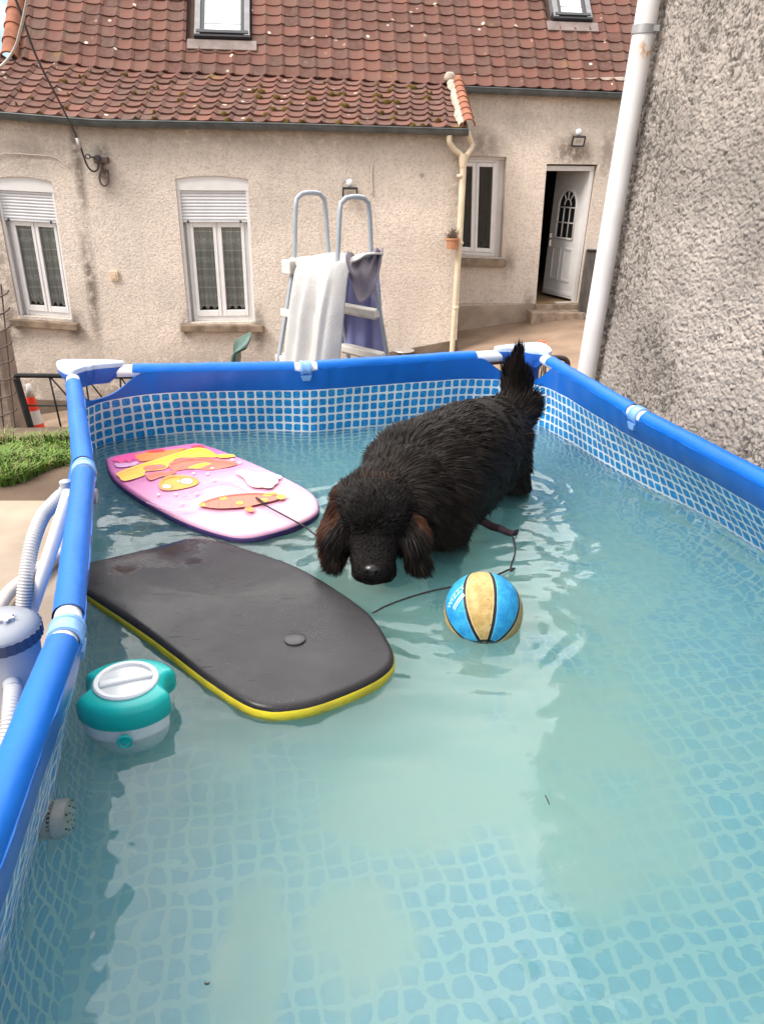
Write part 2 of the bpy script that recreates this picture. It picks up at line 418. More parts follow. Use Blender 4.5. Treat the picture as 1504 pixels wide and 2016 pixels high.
# ---------------- roofs
def clay():
    m = M('clay_tile', (.2, .07, .05), .8, .35); k = NT(m)
    at = k.n('ShaderNodeAttribute', attribute_name='tint'); o = k.obj()
    c = k.mix(k.rng(k.noise(o, 14, 5, .65), .38, .68, 0, .7), at.outputs['Color'], (.125, .072, .055))
    c = k.mix(k.rng(k.noise(o, 3.0, 4, .6), .6, .75, 0, .45), c, (.13, .095, .065))
    v = k.n('ShaderNodeTexVoronoi'); v.inputs['Scale'].default_value = 4.2; v.inputs['Randomness'].default_value = 1; k.l(o, v.inputs['Vector'])
    n2 = k.noise(o, 24, 3, .6)
    spot = k.math('MULTIPLY', k.math('MULTIPLY', k.rng(k.noise(o, .9, 3, .5), .42, .58, .12, 1), .85), k.rng(k.math('ADD', v.outputs['Distance'], k.math('MULTIPLY', n2, .09)), .145, .16, 1, 0))
    c = k.mix(spot, c, (.60, .52, .44))
    v2 = k.n('ShaderNodeTexVoronoi'); v2.inputs['Scale'].default_value = 1.15; k.l(o, v2.inputs['Vector'])
    c = k.mix(k.math('MULTIPLY', k.rng(k.math('ADD', v2.outputs['Distance'], k.math('MULTIPLY', n2, .25)), .17, .27, 1, 0), .75), c, (.21, .13, .035))
    k.l(c, k.p.inputs['Base Color']); k.bump(k.noise(o, 60, 4), .35, .006)
    return m
m_tile = clay()
def tile_roof(name, Bf, Tf, s0, s1, rows, tw, nrm, skip=None, lift=.022, roll=.032):
    n = int(round((s1-s0)/tw)); mb = MB(); cols = []
    xs = np.array([0, .12, .3, .5, .66, .74, .82, .9, 1.0]); hh = np.array([.006, .0, -.003, 0, .006, .6*roll, roll, .62*roll, .006])
    for j in range(rows):
        for i in range(n):
            sa = s0+tw*i
            if skip and skip(sa+tw/2, (j+.5)/rows): continue
            dz = RNG.normal(0, .003); dy = RNG.normal(0, .05); tilt = RNG.normal(0, .006)
            V = []
            for yy, hl in ((-.0+dy*.4, 0.), (-.0+dy*.4, 1.), (1.1, .0)):
                t = (j+yy)/rows
                for x, h in zip(xs, hh):
                    P = Bf(sa+x*tw)*(1-t)+Tf(sa+x*tw)*t
                    up = h+dz+tilt*(x-.5)
                    if yy > 1: up = h+.001
                    elif hl: up += lift
                    else: up = h-.012
                    V.append(P+nrm*up)
            k = len(xs); f = [(a, a+1, k+a+1, k+a) for a in range(k-1)]+[(k+a, k+a+1, 2*k+a+1, 2*k+a) for a in range(k-1)]
            mb.add(V, f)
            g = RNG.random(); base = np.array([.132, .050, .034])*(.62+.7*g)
            if RNG.random() < .25: base = base*.75+np.array([.03, .02, .016])
            cols += [base]*len(V)
    o = mb.build(name, m_tile, house, smooth=True, fixn=False, auto=50)
    at = o.data.color_attributes.new('tint', 'FLOAT_COLOR', 'POINT')
    at.data.foreach_set('color', np.concatenate([np.array(cols), np.ones((len(cols), 1))], 1).astype(np.float32).ravel())
    return o
kick = np.array([WM.px(u, v, .12) for u, v in [(-300, 80), (0, 112), (250, 140), (560, 152), (890, 168), (1228, 181), (1500, 190)]])
def kz(s): return float(np.interp(s, kick[:, 0], kick[:, 1]))
def kickP(s): return WM.pt(s, kz(s), .12)
UPS = -WM.n*math.cos(R(48))+np.array([0, 0, math.sin(R(48))]); UN = np.cross(WM.d, UPS); UN = UN if UN[2] > 0 else -UN
RL = 4.32
P0 = kickP(0)
def on_upper(u, v, off=0):
    """s and up-slope distance on the upper roof"""
    d = ray(u, v); P = P0+UN*off; t = ((P-np.array([0, 0, CAM_H]))@UN)/(d@UN); q = d*t+np.array([0, 0, CAM_H])
    s = (q-WM.O)@WM.d; return s, (q-kickP(s))@UPS
sL = on_upper(42, 0)[0]
sk1 = [on_upper(*p) for p in ((385, 82), (493, 82))]; sk2 = [on_upper(*p) for p in ((1088, 40), (1163, 42))]
def skip_u(s, t):
    L = t*RL
    for a, b in (sk1, sk2):
        if a[0]-.05 < s < b[0]+.05 and a[1]-.02 < L < a[1]+1.1: return True
    return False
tile_roof('roof', lambda s: kickP(s), lambda s: kickP(s)+UPS*RL, sL, kick[-1, 0]-.3, 24, .221, UN, skip_u, .017, .026)
def lowB(s): return WE.pt(s, float(gEz(s))+.035, .19)
s_vl = E(922, 250, .2)[0]
def lowT(s): return kickP(s)+np.array([0, 0, -.012])
ln = np.cross(WE.d, lowT(-2)-lowB(-2)); ln /= np.linalg.norm(ln); ln = ln if ln[2] > 0 else -ln
s_vr = s_vl-.02
tile_roof('roof', lowB, lowT, s_vr-.221*36, s_vr, 8, .221, ln, None, .022, .034)
# roof decks below the tiles (so no light leaks), back slope
m_deck = M('roof_batten', (.08, .05, .04), .9, .1)
mb = MB(); ss = np.linspace(sL, kick[-1, 0], 60)
mb.grid(np.array([[kickP(s)-UN*.05, kickP(s)-UN*.05+UPS*RL] for s in ss]))
mb.grid(np.array([[lowB(s)-ln*.035, lowT(s)-ln*.035] for s in np.linspace(s_vr-8, s_vr, 60)]))
top0, top1 = kickP(sL)-UN*.03+UPS*RL, kickP(kick[-1, 0])-UN*.03+UPS*RL
mb.poly([top0, top1, top1-WM.n*4+np.array([0, 0, -4.]), top0-WM.n*4+np.array([0, 0, -4.])]); mb.build('roof_deck', m_deck, house, fixn=False)
# ridge-style verge tiles: along the left gable and down the end of the wing
m_verge = M('verge_orange', (.27, .105, .06), .8, .3, var=.25, vscale=8, bump=.3, bscale=50, bdist=.005)
m_mort = M('verge_mortar', (.40, .345, .28), .95, .1, var=.3, vscale=14, bump=.5, bscale=60, bdist=.01)
def verge(A, B, n, r, side, up, name='verge'):
    A, B = np.asarray(A), np.asarray(B); ax = (B-A)/n; mb = MB()
    for i in range(n):
        p, q = A+ax*i, A+ax*(i+1.12); rr = []
        th = np.linspace(-.15, math.pi+.15, 9)
        g = np.array([[c+(side*math.cos(t)+up*math.sin(t))*rad for t in th] for c, rad in ((p-up*.004*0, r*.9), (p+ax*.02, r), (q-ax*.12, r*1.04), (q-ax*.10, r*1.16), (q, r*1.16), (q, r*.95))])
        mb.grid(g)
    return mb.build(name, m_verge, house, smooth=True, fixn=False, auto=45)
verge(kickP(sL)+UPS*RL+UN*.02, kickP(sL)+UN*.02, 17, .10, WM.d, UN)
vA, vB = kickP(s_vl-.06)+np.array([0, 0, .06]), lowB(s_vl)+np.array([0, 0, .05])
verge(vA, vB, 8, .075, WE.d, ln)
mb = MB(); th = np.linspace(0, 1, 24)
g = []
for t in th:
    c = vA*(1-t)+vB*t; w_ = .035*vnoise(t*14, 3.3)
    g.append([c-WE.d*(.13+w_)-ln*.02, c-WE.d*(.11+w_)+ln*(.028+w_*.3), c-WE.d*.055+ln*.045, c-WE.d*.05-ln*.02])
mb.grid(np.array(g)); mb.lathe([(.055, 0), (.08, .03), (.075, .09), (.04, .12)], vA-WE.d*.1+np.array([0, 0, -.02]), 10); mb.build('verge_mortar', m_mort, house, smooth=True)
# moss cushions on the lower courses
m_moss = M('roof_moss', (.075, .048, .014), .95, .1, col2=(.13, .085, .022), vscale=30, bump=.8, bscale=90, bdist=.01)
mb = MB(); mr_ = np.random.default_rng(3)
for i in range(95):
    s = s_vr-.221*mr_.integers(2, 24)+mr_.normal(0, .03)-.03; s = s if mr_.random() < .75 else s_vr-mr_.uniform(.3, 5.5); t = (mr_.integers(0, 8)+.05)/8
    q = lowB(s)*(1-t)+lowT(s)*t; r = mr_.uniform(.012, .042)*(1.2 if -2.4 < s < .3 else .7)
    mb.lathe([(r, -.02), (r*1.0, .012), (r*.75, .03), (r*.3, .042), (.001, .044)], q+ln*.012, 9, ax=np.array([WE.d*mr_.uniform(.8, 1.9), np.cross(ln, WE.d), ln]), cap=False)
mb.build('moss', m_moss, house, smooth=True, fixn=False)['kind'] = 'stuff'
# gutters
m_zinc = M('zinc_gutter', (.10, .115, .12), .45, .5, .35, var=.25, vscale=7)
def gutter(W, pts, o, r=.062):
    P = np.array([W.pt(s, z, o) for s, z in pts]); P = resample(P, max(2, int(np.linalg.norm(P[-1]-P[0])/.12))); mb = MB()
    th = np.linspace(math.pi, 2*math.pi, 9)
    g = np.array([[p+W.n*r*math.cos(t)+np.array([0, 0, r*1.15*math.sin(t)+.03]) for t in th] for p in P]); mb.grid(g)
    g2 = np.array([[p+W.n*(r-.006)*math.cos(t)+np.array([0, 0, (r-.006)*1.15*math.sin(t)+.034]) for t in th[::-1]] for p in P]); mb.grid(g2)
    mb.tube(P+W.n*r+np.array([0, 0, .034]), .010, 6)
    for i in range(2, len(P)-1, 4):
        c = P[i]; g3 = np.array([[c+W.d*dx+W.n*(r+.005)*math.cos(t)+np.array([0, 0, (r+.005)*1.15*math.sin(t)+.03]) for t in th] for dx in (-.012, .012)]); mb.grid(g3)
    for e in (0, -1): mb.poly([P[e]+W.n*r*math.cos(t)+np.array([0, 0, r*1.15*math.sin(t)+.03]) for t in th])
    return mb.build('gutter', m_zinc, house, smooth=True, fixn=False, auto=50)
gutter(WE, gE, .16); gutter(WM, [gM[0], gM[1]+(gM[1]-gM[0])*.5], .14)
# skylights
m_dark = M('dark_frame', (.025, .026, .03), .4, .5); m_grey = M('grey_flashing', (.22, .215, .22), .5, .4, .2, var=.15, vscale=9)
m_flash = M('lead_flashing', (.20, .155, .14), .6, .3, var=.2, vscale=8)
m_skypane = M('sky_white_pane', (.80, .80, .82), .08, .6, coat=1.)  # white base colour stands for the sky reflected in the roof panes
for (a, b), wid in ((sk1, None), (sk2, None)):
    s0, s1, L0 = a[0], b[0], (a[1]+b[1])/2; Lh = 1.05
    def U(s, L, h): return kickP((s0+s1)/2)+WM.d*(s-(s0+s1)/2)+UPS*L+UN*h
    mb = MB(); fr = .075
    def bar(sa, sb_, La, Lb, h0, h1, m=0):
        mb.hexa([U(sa, La, h0), U(sb_, La, h0), U(sb_, Lb, h0), U(sa, Lb, h0), U(sa, La, h1), U(sb_, La, h1), U(sb_, Lb, h1), U(sa, Lb, h1)], m)
    bar(s0, s0+fr, L0, L0+Lh, -.04, .09, 1); bar(s1-fr, s1, L0, L0+Lh, -.04, .09, 1); bar(s0, s1, L0+Lh, L0+Lh+fr, -.04, .09, 1)
    bar(s0+fr, s0+fr+.05, L0+.1, L0+Lh, .0, .075, 0); bar(s1-fr-.05, s1-fr, L0+.1, L0+Lh, .0, .075, 0)
    bar(s0-.01, s1+.01, L0-.02, L0+.10, -.03, .08, 0); bar(s0+.02, s1-.02, L0+.02, L0+.075, .08, .10, 0)
    bar(s0-.10, s1+.09, L0-.20, L0-.03, -.01, .035, 2)
    sky_l = mb.build('skylight', [m_dark, m_grey, m_flash], house, bevel=.006)
    mb = MB(); bar(s0+fr+.05, s1-fr-.05, L0+.10, L0+Lh, .0, .05); mb.build('pane', m_skypane, sky_l)
    mb = MB(); bar(s0+fr+.06, s1-fr-.06, L0+.23, L0+.25, .051, .062); mb.build('pane_bar', MATS.get('pane_bar') or M('pane_bar', (.7, .69, .67), .5), sky_l)

# ---------------- windows
m_pvc = M('white_pvc', (.74, .73, .72), .32, .5, var=.05, vscale=9)
m_shut = M('shutter_pvc', (.68, .68, .70), .4, .45, var=.06, vscale=5)
m_sill = M('sill_stone', (.22, .165, .12), .92, .2, var=.4, vscale=7, bump=.5, bscale=60, bdist=.008)
def glassmat():
    m = bpy.data.materials.new('window_glass'); m.use_nodes = True; t = m.node_tree; t.nodes.clear()
    tr = t.nodes.new('ShaderNodeBsdfTransparent'); tr.inputs[0].default_value = (.9, .91, .90, 1)
    gl = t.nodes.new('ShaderNodeBsdfGlossy'); gl.inputs['Roughness'].default_value = .015
    fr = t.nodes.new('ShaderNodeFresnel'); fr.inputs[0].default_value = 1.4
    mx = t.nodes.new('ShaderNodeMixShader'); ou = t.nodes.new('ShaderNodeOutputMaterial')
    t.links.new(fr.outputs[0], mx.inputs[0]); t.links.new(tr.outputs[0], mx.inputs[1]); t.links.new(gl.outputs[0], mx.inputs[2]); t.links.new(mx.outputs[0], ou.inputs[0])
    return m
m_glass = glassmat()
def lace():
    m = M('lace_curtain', (.16, .17, .165), .95, .1); k = NT(m); o = k.obj()
    sep = k.n('ShaderNodeSeparateXYZ'); k.l(o, sep.inputs[0])
    band = k.math('ABSOLUTE', k.math('SUBTRACT', k.math('FRACT', k.math('MULTIPLY', sep.outputs[2], 4.2)), .5))
    row = k.rng(band, .06, .22, 1, 0); line = k.rng(band, .46, .485, 0, 1)
    v = k.n('ShaderNodeTexVoronoi'); v.inputs['Scale'].default_value = 26; k.l(o, v.inputs['Vector'])
    v.feature = 'DISTANCE_TO_EDGE'
    pat = k.math('MULTIPLY', k.rng(v.outputs['Distance'], .03, .14, 1, .1), row)
    c = k.mix(k.math('MAXIMUM', pat, line), (.60, .61, .59), (.94, .95, .93))
    fold = k.noise(k.obj((24, 24, .6)), 1, 2)
    c = k.mix(k.rng(fold, .35, .65, 0, .3), c, (.16, .18, .17))  # upright dark streaks paint the shade of folds into the lace
    k.l(c, k.p.inputs['Base Color']); return m
m_lace = lace()
m_void = M('interior_shade_black', (.012, .012, .014), .9, .1)
def quadmap(W, q):
    TL, TR, BR, BL = [np.array(x) for x in q]
    def f(a, b, o):
        p = (BL*(1-a)+BR*a)*(1-b)+(TL*(1-a)+TR*a)*b
        return W.pt(p[0], p[1], o)
    return f
def qbar(mb, f, a0, a1, b0, b1, o0, o1, m=0):
    mb.hexa([f(a0, b0, o0), f(a1, b0, o0), f(a1, b1, o0), f(a0, b1, o0), f(a0, b0, o1), f(a1, b0, o1), f(a1, b1, o1), f(a0, b1, o1)], m)
def make_window(W, q, shutter, sill_px, arched, curtain=True, bx=(.05, .05)):
    f = quadmap(W, q); wb = (.745 if shutter else .97); a0, a1 = bx[0], 1-bx[1]
    fr = .05; mb = MB(); d0, d1 = -.17, -.11
    qbar(mb, f, -.01, a0, -.005, wb, d0-.02, d0+.015); qbar(mb, f, a1, 1.01, -.005, wb, d0-.02, d0+.015)
    qbar(mb, f, a0, a0+fr, .0, wb, d0, d1); qbar(mb, f, a1-fr, a1, .0, wb, d0, d1)
    qbar(mb, f, a0+fr, a1-fr, .0, .035, d0, d1); qbar(mb, f, a0+fr, a1-fr, wb-.03, wb, d0, d1)
    mid = (a0+a1)/2; qbar(mb, f, mid-.012, mid+.012, .035, wb-.03, d0, d1+.012)
    sash = .048
    for x0, x1 in ((a0+fr, mid-.012), (mid+.012, a1-fr)):
        qbar(mb, f, x0, x0+sash, .036, wb-.031, d0+.004, d1+.022); qbar(mb, f, x1-sash, x1, .036, wb-.031, d0+.004, d1+.022)
        qbar(mb, f, x0+sash, x1-sash, .036, .08, d0+.004, d1+.022); qbar(mb, f, x0+sash, x1-sash, wb-.07, wb-.031, d0+.004, d1+.022)
    if not shutter: qbar(mb, f, 0, 1, .97, 1, -.16, -.1)
    win = mb.build('window', m_pvc, house, bevel=.006)
    for x0, x1 in ((a0+fr+sash, mid-.012-sash), (mid+.012+sash, a1-fr-sash)):
        mb = MB(); qbar(mb, f, x0, x1, .08, wb-.07, -.135, -.128); mb.build('pane', m_glass, win)
    if curtain:
        for x0, x1 in ((a0+fr+sash, mid-.012-sash), (mid+.012+sash, a1-fr-sash)):
            mb = MB(); g = []
            for a in np.linspace(x0-.02, x1+.02, 40):
                g.append([f(a, b, -.160+.008*math.sin(a*90)+.006*math.sin(a*37+b*3)) for b in np.linspace(.095+.012*math.sin(a*60), wb, 12)])
            mb.grid(np.array(g)); mb.build('curtain', m_lace, win, smooth=True)
    if shutter:
        mb = MB(); b_h = .925
        qbar(mb, f, .0, .045, .0, b_h, -.10, -.035); qbar(mb, f, .955, 1., .0, b_h, -.10, -.035)
        mb.build('shutter_guide', m_pvc, win, bevel=.004)
        mb = MB(); n = 9; g = []
        bs = np.linspace(wb-.02, b_h, n*8+1)
        for a in (.046, .954):
            g.append([f(a, b, -.075+.018*abs(math.sin(math.pi*(i/8)))**.55) for i, b in enumerate(bs)])
        mb.grid(np.array(g)); qbar(mb, f, .046, .954, wb-.032, wb-.021, -.08, -.05)
        mb.build('shutter', m_shut, win, fixn=False)
        mb = MB(); TLs, TRs = np.array(q[0]), np.array(q[1])
        lo = [f(a, b_h, -.03) for a in np.linspace(0, 1, 9)]
        hi = [W.pt(*p, -.03) for p in arched]
        mb.grid(np.array([lo, hi]).transpose(1, 0, 2)); mb.poly([f(0, b_h, -.03), f(1, b_h, -.03), f(1, b_h, -.12), f(0, b_h, -.12)])
        mb.build('shutter_box', m_pvc, win)
        for a in (.12, .86): MB().box(f(a, wb-.03, -.05), (.02, .03, .03)).build('shutter_stop', m_dark, win)
    (u0, v0), (u1, v1), hgt = sill_px
    A, B = W.px(u0, v0, .09), W.px(u1, v1, .09)
    mb = MB(); mb.hexa([W.pt(A[0], A[1], -.17), W.pt(B[0], B[1], -.17), W.pt(B[0], B[1]-hgt, -.17), W.pt(A[0], A[1]-hgt, -.17),
                        W.pt(A[0], A[1]-.012, .09), W.pt(B[0], B[1]-.012, .09), W.pt(B[0], B[1]-hgt, .09), W.pt(A[0], A[1]-hgt, .09)])
    mb.build('sill', m_sill, win, bevel=.008)
    return win
make_window(WE, W1q, True, ((18, 627), (152, 637), .10), arch(W1q[0], W1q[1], .04), bx=(.10, .03))
make_window(WE, W2q, True, ((355, 639), (518, 640), .10), arch(W2q[0], W2q[1], .04), bx=(.08, .05))
make_window(WM, W3q, False, ((872, 507), (997, 510), .12), None, curtain=False, bx=(.12, .10))
# near-black box and walls behind; indoor shade put into their colour
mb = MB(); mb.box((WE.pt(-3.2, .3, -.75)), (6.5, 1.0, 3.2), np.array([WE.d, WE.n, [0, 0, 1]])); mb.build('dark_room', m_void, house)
rm = MB(); s0, s1 = Mx(880, 400)[0]-.3, Mx(1420, 400)[0]; zf = (Dq[2][1]+Dq[3][1])/2
m_room = M('room_shade_black', (.030, .028, .028), .9, .1); m_floor = M('hall_floor', (.30, .19, .10), .5, .3, var=.2, vscale=5)
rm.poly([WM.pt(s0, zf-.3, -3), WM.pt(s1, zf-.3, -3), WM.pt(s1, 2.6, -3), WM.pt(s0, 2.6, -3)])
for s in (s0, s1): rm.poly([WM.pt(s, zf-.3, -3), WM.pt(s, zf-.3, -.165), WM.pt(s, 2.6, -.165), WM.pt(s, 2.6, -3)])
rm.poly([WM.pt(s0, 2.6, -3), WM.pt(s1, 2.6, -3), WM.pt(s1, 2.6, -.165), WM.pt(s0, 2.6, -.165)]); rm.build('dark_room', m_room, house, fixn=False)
mb = MB(); mb.poly([WM.pt(s0, zf, -3), WM.pt(s1, zf, -3), WM.pt(s1, zf, 0.01), WM.pt(s0, zf, 0.01)]); mb.build('hall_floor', m_floor, house)
# ---------------- front door, standing ajar
f = quadmap(WM, Dq); mb = MB()
qbar(mb, f, .90, .985, 0, .97, -.14, -.07); qbar(mb, f, .0, .03, 0, .97, -.14, -.07); qbar(mb, f, .0, .985, .955, .99, -.14, -.07)
m_doorw = M('white_door', (.66, .65, .64), .35, .5, var=.05, vscale=6)
dfr = mb.build('door_frame', m_doorw, house, bevel=.005)
hb, ht = f(.90, .015, -.10), f(.90, .955, -.10); leafw = .80; ang = R(71)
ld = -WM.d*math.cos(ang)-WM.n*math.sin(ang); ln_ = np.cross(ld, [0, 0, 1]); ln_ = ln_ if ln_@WM.n > 0 else -ln_
dh = ht[2]-hb[2]; top_sh = (ht-hb); top_sh[2] = 0
def DL(x, z, o): return hb+top_sh*z+ld*leafw*x+np.array([0, 0, dh*z])+ln_*o
mb = MB()
def dbar(mb, x0, x1, z0, z1, o0, o1, m=0):
    mb.hexa([DL(x0, z0, o0), DL(x1, z0, o0), DL(x1, z1, o0), DL(x0, z1, o0), DL(x0, z0, o1), DL(x1, z0, o1), DL(x1, z1, o1), DL(x0, z1, o1)], m)
dbar(mb, 0, 1, 0, 1, -.045, 0)
for x0, x1 in ((.17, .44), (.54, .81)):
    for a in ((x0, x1, .13, .15), (x0, x1, .385, .405), (x0, x0+.035, .15, .385), (x1-.035, x1, .15, .385)): dbar(mb, *a, 0.0005, .014)
dbar(mb, .02, .98, .02, .05, .0005, .012)
door = mb.build('door', m_doorw, house, bevel=.004)
# arched light in the door
xm, z0g, zs, rx, rz = .50, .475, .73, .27, .125
ol = [(xm-rx, z0g), (xm+rx, z0g)]+[(xm+rx*math.cos(t), zs+rz*math.sin(t)) for t in np.linspace(0, math.pi, 15)]
mb = MB(); mb.poly([DL(x, z, .003) for x, z in ol])
m_dglass = M('dark_door_glass', (.02, .022, .022), .06, .7)
mb.build('door_pane', m_dglass, door)
mb = MB()
def dline(pts, r=.011): mb.tube([DL(x, z, .008) for x, z in pts], r, 6)
dline(ol+[ol[0]], .018)
for z in (.60, .72): dline([(xm-rx, z), (xm+rx, z)])
for x in (xm-rx/3, xm+rx/3): dline([(x, z0g), (x, .72)])
dline([(xm+.10*math.cos(t), .735+.05*math.sin(t)) for t in np.linspace(0, math.pi, 9)])
for t in (R(55), R(90), R(125)): dline([(xm+.10*math.cos(t), .735+.05*math.sin(t)), (xm+rx*math.cos(t), zs+rz*math.sin(t))])
mb.build('glazing_bars', m_doorw, door, smooth=True)
mb = MB(); mb.tube([DL(.93, .46, 0), DL(.93, .46, .05), DL(.80, .46, .05)], .012, 8); mb.box(DL(.93, .45, .006), (.04, .04, .2)); mb.build('handle', M('door_handle_metal', (.5, .5, .5), .3, .5, .9), door, bevel=.004)
# steps
m_step = M('step_stone', (.30, .225, .165), .93, .2, var=.35, vscale=9, bump=.6, bscale=40, bdist=.012)
gz = float(smoothz(*WM.pt(Dq[3][0], 0)[:2]))+.02
mb = MB(); a, b = Dq[3], Dq[2]
mb.hexa([WM.pt(a[0]-.02, gz-.2, 0.003), WM.pt(b[0]+.1, gz-.2, 0.003), WM.pt(b[0]+.1, zf-.004, 0.003), WM.pt(a[0]-.02, zf-.004, 0.003), WM.pt(a[0]-.02, gz-.2, .05), WM.pt(b[0]+.1, gz-.2, .05), WM.pt(b[0]+.1, zf-.004, .05), WM.pt(a[0]-.02, zf-.004, .05)])
mb.build('threshold', m_step, house, bevel=.01)
t0, t1 = WM.px(1046, 618, .30), WM.px(1150, 611, .30); mb = MB(); g = []
zt = (t0[1]+t1[1])/2
mb.hexa([WM.pt(t0[0], gz-.3, .06), WM.pt(t1[0], gz-.3, .06), WM.pt(t1[0], zt, .06), WM.pt(t0[0], zt, .06), WM.pt(t0[0], gz-.3, .33), WM.pt(t1[0], gz-.3, .33), WM.pt(t1[0], zt, .33), WM.pt(t0[0], zt, .33)])
so_ = mb.build('step', m_step, house, bevel=.02, bseg=3)
# small fixtures on the wall
mb = MB(); c = E(226, 543); mb.box(WE.pt(c[0], c[1], .012), (.10, .035, .12), np.array([WE.d, WE.n, [0, 0, 1]])); mb.box(WE.pt(c[0], c[1], .032), (.055, .008, .07), np.array([WE.d, WE.n, [0, 0, 1]]))
mb.build('socket_box', M('cream_plastic', (.62, .48, .33), .5, .4), house, bevel=.006)
m_wire = M('white_cable', (.66, .60, .52), .6, .3)
mb = MB(); mb.tube(spline([WE.pt(*E(u, v), .02) for u, v in [(-40, 330), (2, 305), (25, 302), (70, 305), (105, 308), (122, 318), (131, 325), (137, 318)]], 6), .007, 6)
mb.build('surface_cable', m_wire, house, smooth=True)
MB().tube(spline([WE.pt(*E(u, v), .015) for u, v in [(732, 320), (731, 350), (733, 384)]], 4), .009, 6).build('surface_cable', m_wire, house, smooth=True)
# ---------------- cream downpipe with its swan-necks
m_cream = M('cream_pipe', (.66, .55, .40), .45, .4, var=.1, vscale=6)
def EP(u, v, o=.09): return WE.pt(*E(u, v, o), o)
mb = MB(); mb.tube([EP(912, 322), EP(904, 480), EP(898, 560), EP(889, 700), EP(886, 760)], [.042, .042, .036, .036, .036], 14)
mb.tube(spline([EP(884, 266, .16), EP(885, 280, .15), EP(895, 295, .11), EP(908, 306, .09), EP(911, 318, .09)], 8), .036, 12)
mb.tube([EP(912, 303), EP(911.5, 316), EP(911, 330)], [.060, .056, .045], 14)
dp = mb.build('downpipe', m_cream, house, smooth=True, auto=40)
mb = MB(); mb.tube(spline([WM.pt(*Mx(905, 178, .14), .14), WM.pt(*Mx(904, 200, .1), .1), EP(917, 250, .02), EP(928, 285, .06), EP(922, 300, .09), EP(915, 312, .09)], 8), .034, 12)
mb.build('downpipe_branch', m_cream, dp, smooth=True)
for u, v in ((906, 346), (896.5, 605), (905, 478)):
    MB().lathe([(.045, -.018), (.049, -.012), (.049, .012), (.045, .018)], EP(u, v), 14).build('downpipe_clip', m_cream, dp, smooth=True, auto=40)

# ================================================================== neighbouring rough wall with its white downpipe
pb, pt_ = Py(1152, 735, 4.8), Py(1270, 30, 4.8)
pdir = (pt_-pb)/(pt_[2]-pb[2])
def pipe_at(z): return pb+pdir*(z-pb[2])
def pebble():
    m = M('pebbledash', (.46, .375, .325), .95, .12); k = NT(m); o = k.obj()
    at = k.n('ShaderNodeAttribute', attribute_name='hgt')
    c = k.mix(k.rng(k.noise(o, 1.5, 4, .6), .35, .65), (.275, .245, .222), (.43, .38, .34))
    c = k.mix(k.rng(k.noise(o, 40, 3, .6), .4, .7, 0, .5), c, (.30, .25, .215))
    c = k.mix(k.rng(at.outputs['Fac'], .12, .50, .85, 0), c, (.045, .04, .034))  # gaps between lumps darkened; their occlusion shade is in the colour
    k.l(c, k.p.inputs['Base Color']); k.bump(k.noise(o, 170, 4, .7), .7, .005)
    return m
m_peb = pebble()
nb = thing('neighbouring_building', pipe_at(0)+np.array([.3, 0, 0]), "grey pebbledash wall rising beside the pool, at the photo's edge", "building")
wdir = np.array([.20, -1, 0]); wdir /= np.linalg.norm(wdir); wn_ = np.array([-wdir[1]*-1, 0, 0]); wn_ = np.array([wdir[1], -wdir[0], 0])
LL = np.concatenate([np.linspace(-.02, 2.4, 460), [3.2, 5.0]]); ZZ = np.concatenate([[-.4, .2], np.linspace(.42, 2.75, 440), [5.6]])
LG, ZG = np.meshgrid(LL, ZZ, indexing='ij')
wx, wz = LG+.016*fbm(LG*34, ZG*34, o=3, seed=5), ZG+.016*fbm(LG*34, ZG*34, o=3, seed=9)
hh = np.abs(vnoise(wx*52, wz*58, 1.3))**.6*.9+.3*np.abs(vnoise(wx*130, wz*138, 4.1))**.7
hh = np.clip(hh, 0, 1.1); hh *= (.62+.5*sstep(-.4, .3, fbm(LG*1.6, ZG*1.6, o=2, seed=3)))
base = np.array([pipe_at(z)+np.array([.085, .06, 0]) for z in ZZ])
P = base[None]+wdir*LG[..., None]+wn_*(hh*.017)[..., None]
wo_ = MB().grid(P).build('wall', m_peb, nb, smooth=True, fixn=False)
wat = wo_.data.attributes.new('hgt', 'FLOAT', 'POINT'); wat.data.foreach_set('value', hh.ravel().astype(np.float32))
mb = MB(); c0, c1 = pipe_at(-.4)+np.array([.085, .06, 0]), pipe_at(5.6)+np.array([.085, .06, 0])
far = np.array([3.0, .9, 0])
mb.poly([c0, c1, c1+far, c0+far]); mb.build('end_wall', m_stM, nb)
m_wpipe = M('white_pipe', (.72, .70, .70), .38, .45, col2=(.60, .57, .55), vscale=2.5, detail=6)
zs_ = np.linspace(-.1, 5.4, 40)
mb = MB(); mb.tube([pipe_at(z)+np.array([.0, -.02, 0]) for z in zs_], .058, 24)
dp2 = mb.build('downpipe', m_wpipe, nb, smooth=True, auto=40)
m_zclip = M('galvanised_clip', (.36, .35, .35), .5, .5, .5, var=.2, vscale=20)
mb = MB(); zc = Py(1270, 60, 4.8)[2]; c = pipe_at(zc)+np.array([0, -.02, 0]); mb.lathe([(.060, -.022), (.0635, -.02), (.0635, .02), (.060, .022)], c, 24, ax=np.array([[1, 0, 0], [0, 1, 0], pdir/np.linalg.norm(pdir)]))
mb.box(c+np.array([.045, -.06, 0]), (.03, .02, .028)); mb.build('pipe_clip', m_zclip, dp2, smooth=True, auto=40)
k = NT(m_wpipe); geo = k.n('ShaderNodeNewGeometry'); rp = pipe_at(Py(1275, 100, 4.8)[2])+np.array([.02, -.08, 0])
vd = k.n('ShaderNodeVectorMath', operation='DISTANCE'); k.l(geo.outputs['Position'], vd.inputs[0]); vd.inputs[1].default_value = tuple(rp)
old = k.p.inputs['Base Color'].links[0].from_socket
